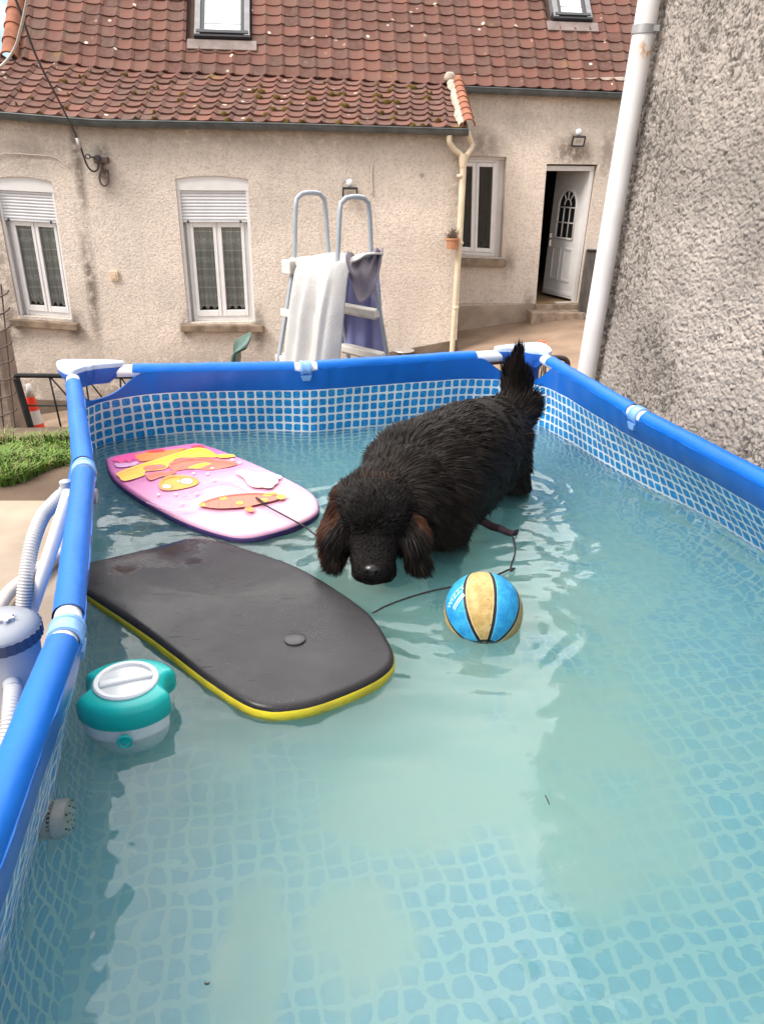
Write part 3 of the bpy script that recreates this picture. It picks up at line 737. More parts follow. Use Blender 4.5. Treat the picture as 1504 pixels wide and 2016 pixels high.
msk = k.math('MULTIPLY', k.rng(vd.outputs['Value'], .01, .07, 1, 0), k.rng(k.noise(k.obj((1, 1, .5)), 50, 3), .42, .6))
k.l(k.mix(msk, old, (.45, .24, .09)), k.p.inputs['Base Color'])
# ================================================================== the pool
WATER = .485; RZ = .83                                  # water level, height of the rim tube's axis
LCn, FMn, RCn = np.array([-1.52, 3.68]), np.array([-.40, 3.83]), np.array([.835, 4.27])
L1, L2, L3 = np.array([-.99, 2.37]), np.array([-.68, 1.405]), np.array([-.525, .45])
R1n, R2n, R3n = np.array([1.07, 3.11]), np.array([1.345, 2.10]), np.array([1.60, 1.08])
NL, NR = np.array([-.47, -.50]), np.array([1.84, .02])
NM = (NL+NR)/2
rim_corners = [LCn, RCn, NR, NL]
sides = {'far': [LCn, FMn, RCn], 'right': [RCn, R1n, R2n, R3n, NR], 'near': [NR, NM, NL], 'left': [NL, L3, L2, L1, LCn]}
cent = np.array([.35, 1.9])
pool = thing('swimming_pool', (cent[0], cent[1], .004), "blue frame swimming pool with a mosaic-print liner and white corner caps", "pool")
m_blue = M('blue_sleeve', (.003, .120, .50), .46, .26, var=.12, vscale=2.2, bump=.22, bscale=11, bdist=.02, stretch=(1, 1, 1))
m_bluel = M('blue_sleeve_seam', (.025, .20, .70), .34, .5)
m_white = M('white_powder_coat', (.78, .78, .80), .28, .55, var=.03, vscale=12)
m_cap = M('corner_cap_top', (.46, .56, .74), .35, .5, var=.05, vscale=14)
m_capb = M('corner_cap_underside', (.015, .10, .45), .4, .5)
m_clip = M('joint_clip_blue', (.18, .36, .70), .3, .5, var=.08, vscale=20)
# ---- liner path: inside of the rim, corners rounded
def inset_path(off, rc, n):
    loop = [LCn, FMn, RCn, R1n, R2n, R3n, NR, NM, NL, L3, L2, L1]
    crn = {0, 2, 6, 8}; P = []
    for i, p in enumerate(loop):
        a, b = loop[i-1], loop[(i+1) % len(loop)]
        da, db = (a-p)/np.linalg.norm(a-p), (b-p)/np.linalg.norm(b-p)
        if i in crn:
            A, B = p+da*rc*1.25, p+db*rc*1.25
            for t in np.linspace(0, 1, 13): P.append((1-t)**2*A+2*t*(1-t)*(p*.8+(A+B)/2*.2)+t*t*B)
        else:
            P.append(p+da*.12); P.append(p); P.append(p+db*.12)
    P = np.array(P); P = resample(P, n, True)
    for _ in range(3): P = (np.roll(P, 1, 0)+2*P+np.roll(P, -1, 0))/4
    tg = np.roll(P, -1, 0)-np.roll(P, 1, 0); tg /= np.linalg.norm(tg, axis=1)[:, None]
    inw = np.stack([tg[:, 1], -tg[:, 0]], 1)
    sgn = np.sign(np.sum((cent-P)*inw, axis=1).mean()); inw *= sgn
    return P+inw*off, inw
NP_ = 480
LP, INW = inset_path(.0368, .24, NP_)
arc = np.concatenate([[0], np.cumsum(np.linalg.norm(np.diff(LP, axis=0), axis=1))])
tot_arc = arc[-1]+np.linalg.norm(LP[0]-LP[-1])
dcorner = np.min([np.linalg.norm(LP-c, axis=1) for c in rim_corners], axis=0)
side_r = np.clip((LP[:, 0]-.75)/.35, 0, 1)*sstep(4.4, 2.6, LP[:, 1])       # right side bellies out most
side_l = np.clip((-.35-LP[:, 0])/.25, 0, 1)
bul = .03+.22*side_r+.07*side_l
bul = bul*sstep(.05, .6, dcorner)+.02
joints = [FMn, R1n, R2n, R3n, NM, L3, L2, L1]
djoint = np.min([np.linalg.norm(LP-c, axis=1) for c in joints], axis=0)
dip = .115*sstep(.36, .16, dcorner)+.012*sstep(.09, .03, djoint)
sag = .022*sstep(.5, .1, dcorner)
def outward(h):
    """how far the wall bellies out at height h (m above the floor)"""
    t = np.clip((RZ-h)/(RZ-.02), 0, 1)
    return np.sin(np.pi*np.clip(t*.78, 0, 1))**1.35/1.0
hs = np.concatenate([np.linspace(0, 1, 34)])
def wall_pts(off):
    rows = []
    for h in hs:
        z = (RZ-dip)*(1-h)+.028*h
        wob = .004*vnoise(arc*7, z*8, 2)*sstep(.82, .7, z)+.0035*vnoise(arc*24, z*5, 7)
        o = bul*outward(z)-off+wob
        xy = LP-INW*o[:, None]
        rows.append(np.concatenate([xy, z[:, None]], 1))
    return np.array(rows)                               # (rows, NP,3)
def tile_mat(name, floor=False):
    m = M(name, (.05, .3, .6), .38, .5); k = NT(m)
    u = k.n('ShaderNodeUVMap'); uv = u.outputs[0]
    # printed mosaic: warp a little so no two tiles are alike
    nc = k.n('ShaderNodeTexNoise'); nc.inputs['Scale'].default_value = 9 if floor else 14; nc.inputs['Detail'].default_value = 2; k.l(uv, nc.inputs['Vector'])
    sub = k.n('ShaderNodeVectorMath', operation='SUBTRACT'); k.l(nc.outputs['Color'], sub.inputs[0]); sub.inputs[1].default_value = (.5, .5, .5)
    sc = k.n('ShaderNodeVectorMath', operation='SCALE'); k.l(sub.outputs[0], sc.inputs[0]); sc.inputs['Scale'].default_value = .045 if floor else .008
    ad = k.n('ShaderNodeVectorMath', operation='ADD'); k.l(uv, ad.inputs[0]); k.l(sc.outputs[0], ad.inputs[1])
    sep = k.n('ShaderNodeSeparateXYZ'); k.l(ad.outputs[0], sep.inputs[0]); s0 = k.n('ShaderNodeSeparateXYZ'); k.l(uv, s0.inputs[0])
    pit = .0545 if floor else .0465
    fu = k.math('ABSOLUTE', k.math('SUBTRACT', k.math('FRACT', k.math('DIVIDE', sep.outputs[0], pit)), .5))
    fv = k.math('ABSOLUTE', k.math('SUBTRACT', k.math('FRACT', k.math('DIVIDE', sep.outputs[1], pit)), .5))
    d = k.math('POWER', k.math('ADD', k.math('POWER', fu, 5.), k.math('POWER', fv, 5.)), .2)
    tile = k.rng(d, .375, .405, 1, 0)
    edge = k.rng(d, .31, .39, 0, 1)
    inner = k.noise(uv, 60, 3, .6)
    ct = k.mix(k.rng(inner, .35, .7), (.003, .17, .50), (.015, .33, .70))
    ct = k.mix(k.math('MULTIPLY', edge, .55), ct, (.004, .085, .30))
    gr = k.mix(k.noise(uv, 30, 2), (.62, .68, .74), (.76, .79, .82))
    cross = k.math('MULTIPLY', k.rng(k.math('MINIMUM', fu, fv), .44, .47), .25)
    gr = k.mix(cross, gr, (.45, .32, .30))
    c = k.mix(tile, gr, ct)
    if floor:
        geo = k.n('ShaderNodeNewGeometry'); pos = geo.outputs['Position']
        n1 = k.noise(pos, 1.7, 6, .62, .6); n2 = k.noise(pos, 7, 5, .6)
        sp = k.n('ShaderNodeSeparateXYZ'); k.l(pos, sp.inputs[0])
        def blob(x, y, rx, ry):
            dx = k.math('DIVIDE', k.math('SUBTRACT', sp.outputs[0], x), rx); dy = k.math('DIVIDE', k.math('SUBTRACT', sp.outputs[1], y), ry)
            return k.rng(k.math('SQRT', k.math('ADD', k.math('MULTIPLY', dx, dx), k.math('MULTIPLY', dy, dy))), .0, 1.55, 1, 0)
        b = blob(.02, 1.66, .52, .46)
        for q in ((.26, 2.05, .5, .30), (.50, 1.58, .36, .42), (-.02, 1.20, .17, .20), (-.28, 1.12, .10, .30), (.3, 1.75, .5, .4), (.25, 2.7, .9, .8), (-.1, 2.0, .6, .5), (.50, 1.36, .15, .18)): b = k.math('MAXIMUM', b, blob(*q))
        silt = k.rng(k.math('ADD', k.math('MULTIPLY', b, .85), k.math('ADD', k.math('MULTIPLY', k.math('SUBTRACT', n1, .5), 2.1), k.math('MULTIPLY', k.math('SUBTRACT', n2, .5), .35))), .16, .72)
        c = k.mix(k.math('MULTIPLY', silt, .95), c, k.mix(n2, (.80, .67, .34), (.94, .82, .46)))
        c = k.mix(k.rng(k.noise(pos, 2.6, 5, .6), .3, .7, .16, .42), c, (.46, .58, .50))  # thin silt-toned film; paints the murky water's haze into the floor
    else:
        band = k.math('LESS_THAN', s0.outputs[1], 0.)
        scuff = k.noise(uv, 5, 5, .6)
        c = k.mix(band, c, k.mix(scuff, (.003, .095, .43), (.004, .125, .52)))
        k.p.inputs['Roughness'].default_value = .36
    k.l(c, k.p.inputs['Base Color'])
    k.bump(k.noise(uv, 3.5 if not floor else 4, 3, .5), .25, .02)
    return m
m_tilew = tile_mat('mosaic_print_wall'); m_tilef = tile_mat('mosaic_print_floor', True)
m_outer = M('liner_outside', (.015, .16, .58), .45, .4, var=.12, vscale=3)
A = wall_pts(0.); B = wall_pts(-.014)
mb = MB(); nr = len(hs)
vs = np.concatenate([A.reshape(-1, 3)]); f = [(r*NP_+i, r*NP_+(i+1) % NP_, (r+1)*NP_+(i+1) % NP_, (r+1)*NP_+i) for r in range(nr-1) for i in range(NP_)]
BAND = .108
uvs = []
for r, i in ((r, i) for r in range(nr-1) for i in range(NP_)):
    q = []
    for rr, ii in ((r, i), (r, i+1), (r+1, i+1), (r+1, i)):
        a_ = arc[ii] if ii < NP_ else tot_arc
        q.append((a_, (RZ-BAND-sag[ii % NP_])-A[rr, ii % NP_, 2]))
    uvs.append(q)
mb.add(vs, f, 0)
liner = mb.build('liner', [m_tilew, m_outer], pool, smooth=True, fixn=False)
ul = liner.data.uv_layers.new(name='UVMap'); ul.data.foreach_set('uv', np.array(uvs, dtype=np.float32).ravel())
f2 = [q[::-1] for q in f]; lip = [(i, NP_+i, NP_+(i+1) % NP_, (i+1) % NP_) for i in range(NP_)]
mb = MB(); mb.add(B.reshape(-1, 3), f2); mb.add(np.concatenate([A[0]+[0, 0, .001], B[0]+[0, 0, .001]]), lip); 
mb.build('liner_outside', m_outer, pool, smooth=True, fixn=False)
# floor of the liner
bot = A[-1]; rings = np.linspace(1, 0, 60)[:-1]; mb = MB(); V = []; UVv = []
for r in rings:
    p = bot.copy(); p[:, :2] = cent+(bot[:, :2]-cent)*r
    p[:, 2] = .028+(.010*fbm(p[:, 0]*4, p[:, 1]*4, o=3, seed=4)+.006*np.abs(vnoise(p[:, 0]*9+p[:, 1]*5, p[:, 1]*2, 3)))*sstep(1, .93, r)
    V.append(p)
V = np.concatenate(V+[np.array([[cent[0], cent[1], .03]])]); nrg = len(rings)
f = [(r*NP_+i, r*NP_+(i+1) % NP_, (r+1)*NP_+(i+1) % NP_, (r+1)*NP_+i) for r in range(nrg-1) for i in range(NP_)]
f += [((nrg-1)*NP_+i, (nrg-1)*NP_+(i+1) % NP_, nrg*NP_) for i in range(NP_)]
mb.add(V, f); fl = mb.build('liner_floor', m_tilef, pool, smooth=True, fixn=False)
ul = fl.data.uv_layers.new(name='UVMap'); ca, sa = math.cos(R(12)), math.sin(R(12))
li = np.zeros(len(fl.data.loops), np.int32); fl.data.loops.foreach_get('vertex_index', li)
xy = V[li][:, :2]; uvf = np.stack([xy[:, 0]*ca+xy[:, 1]*sa, -xy[:, 0]*sa+xy[:, 1]*ca], 1); ul.data.foreach_set('uv', uvf.astype(np.float32).ravel())
mb = MB(); q = B[-1].copy(); q[:, 2] = .012
V = np.concatenate([q, [[cent[0], cent[1], .012]]]); mb.add(V, [((i+1) % NP_, i, NP_) for i in range(NP_)]); mb.build('liner_underside', m_outer, pool, fixn=False)

# ---- rim: white steel tubes in blue sleeves, clips over the joints, caps at the corners
TR = .030; SR = .0355
def v3(p, z=RZ): return np.array([p[0], p[1], z])
for nm, pts in sides.items():
    P = [v3(p) for p in pts]
    mb = MB(); d0 = (P[1]-P[0])/np.linalg.norm(P[1]-P[0]); d1 = (P[-1]-P[-2])/np.linalg.norm(P[-1]-P[-2])
    pp = [P[0]+d0*.03]+P[1:-1]+[P[-1]-d1*.03]
    mb.tube(pp, TR, 20); mb.build('rim_tube', m_white, pool, smooth=True, auto=40)
    for i in range(len(P)-1):
        a, b = P[i], P[i+1]; d = (b-a)/np.linalg.norm(b-a)
        a2 = a+d*((.29 if nm == 'far' else .26) if i == 0 else .055); b2 = b-d*((.37 if nm == 'far' else .26) if i == len(P)-2 else .055)
        if nm == 'left' and i == len(P)-2: b2 = b-d*.27
        if nm == 'left' and i < len(P)-2: a2, b2 = a+d*.075, b-d*.045
        if nm == 'right' and i == 0: a2 = a+d*.235
        n = 48; mb = MB(); ts = np.linspace(0, 1, n); pin = np.array([d[1], -d[0], 0]); 
        if (v3(cent)-a)@pin < 0: pin = -pin
        G = []; ph = RNG.uniform(0, 9)
        th = np.linspace(R(-3), R(262), 26)           # sleeve wraps the tube and hangs down inside as the band
        for t in ts:
            c = a2+(b2-a2)*t; e = min(t, 1-t)*np.linalg.norm(b2-a2)
            tap = 0
            cut = .075*max(0, 1-e/.055)**1.6 if True else 0
            row = []
            for q in th:
                rr = SR*(1+min(1, max(0, q/.7))*(.03*vnoise(t*9+ph, q*1.2, 3)+.02*vnoise(t*40+ph, q*3, 5)))
                row.append(c+pin*rr*math.cos(q)+np.array([0, 0, 1])*rr*math.sin(q))
            G.append(row)
        mb.grid(np.array(G)); mb.build('rim_sleeve', m_blue, pool, smooth=True, fixn=False)
for j, nm in ((FMn, 'far'), (R1n, 'right'), (R2n, 'right'), (R3n, 'right'), (NM, 'near'), (L3, 'left'), (L2, 'left'), (L1, 'left')):
    P = sides[nm]; k = [i for i, p in enumerate(P) if p is j or np.allclose(p, j)][0]
    d = v3(P[k+1])-v3(P[k-1]); d /= np.linalg.norm(d); pin = np.array([d[1], -d[0], 0]); pin = pin if (v3(cent)-v3(j))@pin > 0 else -pin
    mb = MB(); c = v3(j); th = np.linspace(R(-60), R(240), 22)
    wd = .028
    g = []
    for t, rr in ((-wd, .031), (-wd, .0385), (-wd*.55, .040), (-wd*.5, .0375), (wd*.5, .0375), (wd*.55, .040), (wd, .0385), (wd, .031)):
        g.append([c+d*t+pin*rr*math.cos(q)+np.array([0, 0, 1])*rr*math.sin(q) for q in th])
    mb.grid(np.array(g)); mb.hexa([c-d*wd+pin*.02+[0, 0, -.03], c+d*wd+pin*.02+[0, 0, -.03], c+d*wd+pin*.035+[0, 0, -.03], c-d*wd+pin*.035+[0, 0, -.03],
                                   c-d*.018+pin*.015+[0, 0, -.058], c+d*.018+pin*.015+[0, 0, -.058], c+d*.018+pin*.03+[0, 0, -.058], c-d*.018+pin*.03+[0, 0, -.058]])
    mb.build('joint_clip', m_clip, pool, smooth=True, auto=35, fixn=False)
# splayed legs along the sides
for j, nm in ((FMn, 'far'), (R1n, 'right'), (R2n, 'right'), (L2, 'left'), (L3, 'left')):
    o = v3(j)-v3(cent); o[2] = 0; P = sides[nm]; dd = v3(P[1])-v3(P[0]); dd /= np.linalg.norm(dd); o = o-dd*(o@dd); o /= np.linalg.norm(o)
    mb = MB(); b = v3(j)+o*.36; b[2] = .025; mb.tube([v3(j)+o*.02-[0, 0, .03], b], .021, 14); mb.tube([b-dd*.09, b+dd*.09], .022, 10)
    mb.build('leg', m_white, pool, smooth=True, auto=40)
pA, pB = np.array([-1.045, 2.36, .755]), Pz(52, 1236, .20); pE = pA+(pB-pA)*(.755-.03)/(.755-.20)
mb = MB(); mb.tube([pA, pE], .0235, 18); mb.tube([pE-np.array([.06, -.06, 0]), pE+np.array([.06, -.06, 0])], .024, 10); mb.build('leg', m_white, pool, smooth=True, auto=40)
for c, a, b in ((LCn, L1, FMn), (RCn, FMn, R1n), (NR, R3n, NM), (NL, NM, L3)):
    p = v3(c); da = v3(a)-p; da /= np.linalg.norm(da); db = v3(b)-p; db /= np.linalg.norm(db)
    if c is LCn: la, lb = .15, .22
    elif c is RCn: la, lb = .22, .15
    else: la, lb = .2, .2
    wA, wB = .062, .050                                   # half widths: broad at the corner, narrow at the tips
    pa = np.array([da[1], -da[0], 0]); pa = pa if pa@db < 0 else -pa          # outside of arm a
    pb_ = np.array([db[1], -db[0], 0]); pb_ = pb_ if pb_@da < 0 else -pb_
    oc = -(da+db); oc /= np.linalg.norm(oc)
    ol = [p+da*la+pa*.034, p+da*.04+pa*.064, p+oc*.085, p+db*.04+pb_*.064, p+db*lb+pb_*.034, p+db*(lb+.028), p+db*lb-pb_*.030, p+db*.13-pb_*.062, p+(da+db)*.088, p+da*.115-pa*.062, p+da*la-pa*.030, p+da*(la+.028)]
    ol = spline(ol, 8, True); n = len(ol); ce = ol.mean(0)
    def ringz(sc, z): q = ce+(ol-ce)*sc; q = q.copy(); q[:, 2] = z; return q
    mb = MB(); rg = [ringz(.97, RZ+.022), ringz(1.0, RZ+.030), ringz(1.0, RZ+.040), ringz(.985, RZ+.0455), ringz(.94, RZ+.048)]
    mb.add(np.concatenate(rg), [(r*n+i, r*n+(i+1) % n, (r+1)*n+(i+1) % n, (r+1)*n+i) for r in range(4) for i in range(n)]+[tuple(4*n+i for i in range(n))])
    cap = mb.build('corner_cap', m_cap, pool, smooth=True, auto=45)
    mb = MB(); rg = [ringz(.55, RZ-.05), ringz(.90, RZ-.01), ringz(.985, RZ+.012), ringz(.985, RZ+.026)]
    mb.add(np.concatenate(rg), [(r*n+i, r*n+(i+1) % n, (r+1)*n+(i+1) % n, (r+1)*n+i) for r in range(3) for i in range(n)]+[tuple(range(n))[::-1]])
    mb.lathe([(.028, -.16), (.034, -.12), (.036, 0)], p+[0, 0, -.02], 16)
    mb.build('cap_underside', m_capb, cap, smooth=True, auto=40)
    mb = MB(); ft = p+oc*.10; ft[2] = .03; mb.tube([p+oc*.01+[0, 0, -.17], ft], .023, 14); mb.lathe([(.05, -.025), (.05, -.01), (.03, .02)], ft, 16); mb.build('leg', m_white, pool, smooth=True, auto=40)
# strainer on the left wall, just at the waterline
m_str = M('strainer_plastic', (.42, .42, .45), .5, .4, col2=(.30, .29, .27), vscale=30, bump=.3, bscale=80, bdist=.003)
m_hole_dk = M('strainer_hole_dark', (.06, .055, .035), .9, .1)  # near-black for holes and slots, their shade put into the colour
sc_ = Pz(118, 1628, .42); wi = int(np.argmin(np.linalg.norm(LP-sc_[:2], axis=1))); sax = np.array([INW[wi, 0], INW[wi, 1], .12]); sax /= np.linalg.norm(sax)
s1 = np.cross(sax, [0, 0, 1]); s1 /= np.linalg.norm(s1); s2 = np.cross(sax, s1)
AX = np.array([s1, -s2, sax]); AX = AX if np.linalg.det(AX) > 0 else np.array([s1, s2, sax])
mb = MB(); base = sc_-sax*.055
mb.lathe([(.030, -.06), (.034, .0), (.047, .006), (.049, .022), (.047, .0245)], base, 28, ax=AX)
mb.lathe([(.041, .0245), (.041, .031)], base, 28, 1, ax=AX)
mb.lathe([(.047, .031), (.049, .033), (.049, .041), (.047, .043)], base, 28, ax=AX); mb.lathe([(.041, .043), (.041, .051)], base, 28, 1, ax=AX)
mb.lathe([(.047, .051), (.050, .053), (.049, .072), (.044, .080), (.02, .084)], base, 28, ax=AX)
for i in range(26):
    t = i*2*math.pi/26; dr = AX[0]*math.cos(t)+AX[1]*math.sin(t); tt = -AX[0]*math.sin(t)+AX[1]*math.cos(t)
    for h in (.0277, .047): mb.box(base+dr*.0445+AX[2]*h, (.006, .005, .008), np.array([dr, tt, AX[2]]))
for i in range(14):
    t = i*2.4; rr = .042*math.sqrt((i+.5)/14); q = base+AX[2]*.0825+AX[0]*rr*math.cos(t)+AX[1]*rr*math.sin(t); mb.lathe([(.003, -.004), (.003, .0035)], q, 6, 1, ax=AX)
mb.build('strainer', [m_str, m_hole_dk], pool, smooth=True, auto=35, fixn=False)
# outlet elbow on the outside of the left wall
m_pgrey = M('pump_grey', (.36, .37, .40), .45, .45, var=.1, vscale=9, bump=.1, bscale=60, bdist=.002)
op = Pz(136, 975, .60); mb = MB(); mb.tube([op+[.10, .02, -.01], op, op+[-.03, -.005, 0]], [.03, .03, .034], 16); mb.lathe([(.02, 0), (.022, .03), (.012, .035)], op+[-.005, 0, .028], 14)
mb.build('hose_outlet', m_pgrey, pool, smooth=True, auto=40)

# ================================================================== water
bz = outward(WATER); edge = LP-INW*(bul*bz-.0)[:, None]
nh = 190
a_ = np.linspace(-1, 1, 2*nh+1); AA, BB = np.meshgrid(a_, a_, indexing='ij')
rr = np.maximum(np.abs(AA), np.abs(BB)); rs = np.maximum(rr, 1e-9)
# perimeter parameter of the square, 4 corners matched to the pool's corners
ci = [int(np.argmin(np.linalg.norm(LP-c, axis=1))) for c in (LCn, RCn, NR, NL)]
carc = [arc[i] for i in ci]
sx_, sy_ = AA/rs, BB/rs
per = np.where(np.abs(sy_-1) < 1e-9, (sx_+1)/2, np.where(np.abs(sx_-1) < 1e-9, 1+(1-sy_)/2, np.where(np.abs(sy_+1) < 1e-9, 2+(1-sx_)/2, 3+(sy_+1)/2))) % 4
base = carc[0]; ca_ = [(c-base) % tot_arc for c in carc]
if ca_[1] > ca_[3]: ca_ = [0]+[tot_arc-c for c in ca_[1:]]; dirn = -1
else: dirn = 1
tt = np.interp(per, [0, 1, 2, 3, 4], [0, ca_[1], ca_[2], ca_[3], tot_arc])
aw = (base+dirn*tt) % tot_arc
arcx = np.append(arc, tot_arc)
def at_arc(v): return np.interp(aw, arcx, np.append(v, v[0]))
ex, ey = at_arc((edge-INW*.006)[:, 0]), at_arc((edge-INW*.006)[:, 1])
Xw = cent[0]+(ex-cent[0])*rr; Yw = cent[1]+(ey-cent[1])*rr
def ripples(x, y):
    z = .0034*fbm(x*2.6+.4*vnoise(x*3, y*3), y*3.4, o=3, seed=21)
    calm = .5+.7*sstep(.9, 2.4, y)
    wx = x+.08*fbm(x*2, y*2, o=2, seed=31); wy = y+.08*fbm(x*2, y*2, o=2, seed=32)
    z = z+calm*.0030*vnoise(wx*6.5, wy*11, .3, 41)+calm*.0017*vnoise(wx*14, wy*24, .7, 43)
    for cx, cy, am, wl, dec, inner in ((.30, 2.85, .0036, .115, .55, .30), (.05, 2.32, .0030, .085, .30, .10), (.56, 3.15, .0030, .09, .4, .16), (.31, 2.0, .0016, .075, .28, .11), (-.62, 1.22, .0014, .08, .2, .10), (-.60, .95, .0011, .05, .14, .05)):
        d = np.hypot(x-cx, y-cy)+.05*vnoise(x*5+cx, y*5, 1)
        z = z+am*np.exp(-np.maximum(d-inner, 0)/dec)*np.sin(2*np.pi*d/wl)*sstep(0, .25, d)*(.55+.6*vnoise(x*3.3, y*3.3, cx*5))
    nearw = sstep(3.2, 3.9, y)+.8*sstep(.9, 1.25, x)
    z = z+nearw*.0016*vnoise(x*15, y*13, 2, 51)+nearw*.0008*vnoise(x*33, y*28, 2, 52)
    return z
Zw = WATER+ripples(Xw, Yw)
N1 = 2*nh+1; vid = np.arange(N1*N1).reshape(N1, N1); mb = MB()
f = np.stack([vid[:-1, :-1], vid[1:, :-1], vid[1:, 1:], vid[:-1, 1:]], -1).reshape(-1, 4)
bord = np.concatenate([vid[:-1, 0], vid[-1, :-1], vid[:0:-1, -1], vid[0, :0:-1]])
top = np.stack([Xw, Yw, Zw], -1).reshape(-1, 3)
nb_ = len(bord); lev = []
awb = aw.reshape(-1)[bord]
for z in (.33, .18, .06, .020):
    ed = LP-INW*(bul*outward(z)+.006)[:, None]
    lev.append(np.stack([np.interp(awb, arcx, np.append(ed[:, 0], ed[0, 0])), np.interp(awb, arcx, np.append(ed[:, 1], ed[0, 1])), np.full(nb_, z)], 1))
V = np.concatenate([top]+lev); faces = [tuple(q) for q in f.tolist()]; prev = bord
for li_ in range(4):
    cur = np.arange(nb_)+N1*N1+li_*nb_
    faces += [(int(prev[i]), int(cur[i]), int(cur[(i+1) % nb_]), int(prev[(i+1) % nb_])) for i in range(nb_)]; prev = cur
faces.append(tuple(int(i) for i in prev[::-1]))
me = bpy.data.meshes.new('water'); me.from_pydata(V.tolist(), [], faces); me.update()
bmx = bmesh.new(); bmx.from_mesh(me); bmesh.ops.recalc_face_normals(bmx, faces=bmx.faces); bmx.to_mesh(me); bmx.free()
me.polygons.foreach_set('use_smooth', [True]*len(me.polygons)); me.set_sharp_from_angle(angle=R(60))
mw = bpy.data.materials.new('murky_water'); mw.use_nodes = True; t = mw.node_tree; p = t.nodes['Principled BSDF']
p.inputs['Base Color'].default_value = (1, 1, 1, 1); p.inputs['Roughness'].default_value = 0; p.inputs['IOR'].default_value = 1.333; p.inputs['Transmission Weight'].default_value = 1
co = t.nodes.new('ShaderNodeTexCoord'); mpn = t.nodes.new('ShaderNodeMapping'); mpn.inputs['Scale'].default_value = (1, 1.6, 1); t.links.new(co.outputs['Object'], mpn.inputs[0])
n = t.nodes.new('ShaderNodeTexNoise'); n.inputs['Scale'].default_value = 9; n.inputs['Detail'].default_value = 3; t.links.new(mpn.outputs[0], n.inputs['Vector'])
b = t.nodes.new('ShaderNodeBump'); b.inputs['Strength'].default_value = .14; b.inputs['Distance'].default_value = .02
t.links.new(n.outputs['Fac'], b.inputs['Height']); t.links.new(b.outputs[0], p.inputs['Normal'])
sc1 = t.nodes.new('ShaderNodeVolumeScatter'); sc1.inputs['Color'].default_value = (.46, .90, .96, 1); sc1.inputs['Density'].default_value = 2.3; sc1.inputs['Anisotropy'].default_value = .0
ab = t.nodes.new('ShaderNodeVolumeAbsorption'); ab.inputs['Color'].default_value = (.06, .66, .70, 1); ab.inputs['Density'].default_value = 1.15
asn = t.nodes.new('ShaderNodeAddShader'); t.links.new(sc1.outputs[0], asn.inputs[0]); t.links.new(ab.outputs[0], asn.inputs[1]); t.links.new(asn.outputs[0], t.nodes['Material Output'].inputs['Volume'])
me.materials.append(mw); wo2 = bpy.data.objects.new('water', me); C.objects.link(wo2); wo2['kind'] = 'structure'
# ================================================================== things floating in the pool
def flat_outline(px, z, n=140): return resample(spline([Pz(u, v, z) for u, v in px], 10, True), n, True)
def board(px, z, thick, rnd, m_deck_, m_rail, m_low, base, split=.55, crown=.004):
    ol = flat_outline(px, z); n = len(ol); ce = ol.mean(0)
    tg = np.roll(ol, -1, 0)-np.roll(ol, 1, 0); tg /= np.linalg.norm(tg, axis=1)[:, None]
    nrm = np.stack([tg[:, 1], -tg[:, 0], 0*tg[:, 0]], 1)
    if np.mean(np.sum((ol-ce)*nrm, 1)) < 0: nrm = -nrm
    def rg(ins, zz): q = ol-nrm*ins; q = q.copy(); q[:, 2] = zz; return q
    def strip(mb, rings, cap_top=False, cap_bot=False):
        k = len(rings); V = np.concatenate(rings)
        f = [(r*n+i, r*n+(i+1) % n, (r+1)*n+(i+1) % n, (r+1)*n+i) for r in range(k-1) for i in range(n)]
        if cap_top: f.append(tuple((k-1)*n+i for i in range(n)))
        if cap_bot: f.append(tuple(range(n))[::-1])
        mb.add(V, f)
    top = [rg(rnd*(1-math.cos(t)), z-rnd*.8*(1-math.sin(t))) for t in np.linspace(0, math.pi/2, 6)]
    inn = top[-1]
    for s_ in (.93, .8, .6, .4, .2, .05):
        q = ce+(inn-ce)*s_; q[:, 2] = z+crown*(1-s_**2)+.0015*fbm(q[:, 0]*9, q[:, 1]*9, o=3, seed=8); top.append(q)
    mb = MB(); strip(mb, top, True); deck = mb.build('deck', m_deck_, base, smooth=True, fixn=False, auto=60)
    z1 = z-rnd*.8; zb = z-thick
    mb = MB(); strip(mb, [rg(.001, z1+.001), rg(-.003, z1-.004), rg(-.003, z1-(z1-zb)*.5), rg(.002, zb+.004), rg(.012, zb)][::-1], False, True)
    mb.build('rail', m_rail, base, smooth=True, fixn=True, auto=50)
    return deck, ce
pkc = [(210, 908), (216, 898), (267, 888), (376, 872), (399, 873), (463, 895), (551, 933), (610, 965), (627, 989), (621, 1009), (580, 1030), (522, 1047), (478, 1053), (434, 1046), (375, 1027), (317, 1000), (258, 965), (223, 936)]
ZP = .518
m_pk = M('pink_print', (.80, .34, .62), .4, .4); k = NT(m_pk); o_ = k.obj()
g = k.n('ShaderNodeSeparateXYZ'); k.l(o_, g.inputs[0])
ax_ = Pz(600, 1010, ZP)-Pz(240, 900, ZP); ax_ /= np.linalg.norm(ax_)
along = k.math('ADD', k.math('MULTIPLY', g.outputs[0], float(ax_[0])), k.math('MULTIPLY', g.outputs[1], float(ax_[1])))
cc = k.mix(k.rng(along, -.32, .18), (.50, .125, .33), (.60, .32, .43))
wv = k.noise(k.obj((3, 9, 1)), 2.2, 3, .5, 1.2); cc = k.mix(k.rng(wv, .5, .56, 0, .3), cc, (.54, .22, .40))
k.l(cc, k.p.inputs['Base Color']); k.bump(k.noise(o_, 90, 3), .12, .002)
m_nav = M('navy_edge', (.035, .02, .10), .5, .4, var=.4, vscale=30)
pink = thing('bodyboard', Pz(420, 960, ZP-.04), "pink bodyboard printed with yellow and orange sea shapes, afloat beside the black board", "bodyboard", "bodyboards floating in the pool")
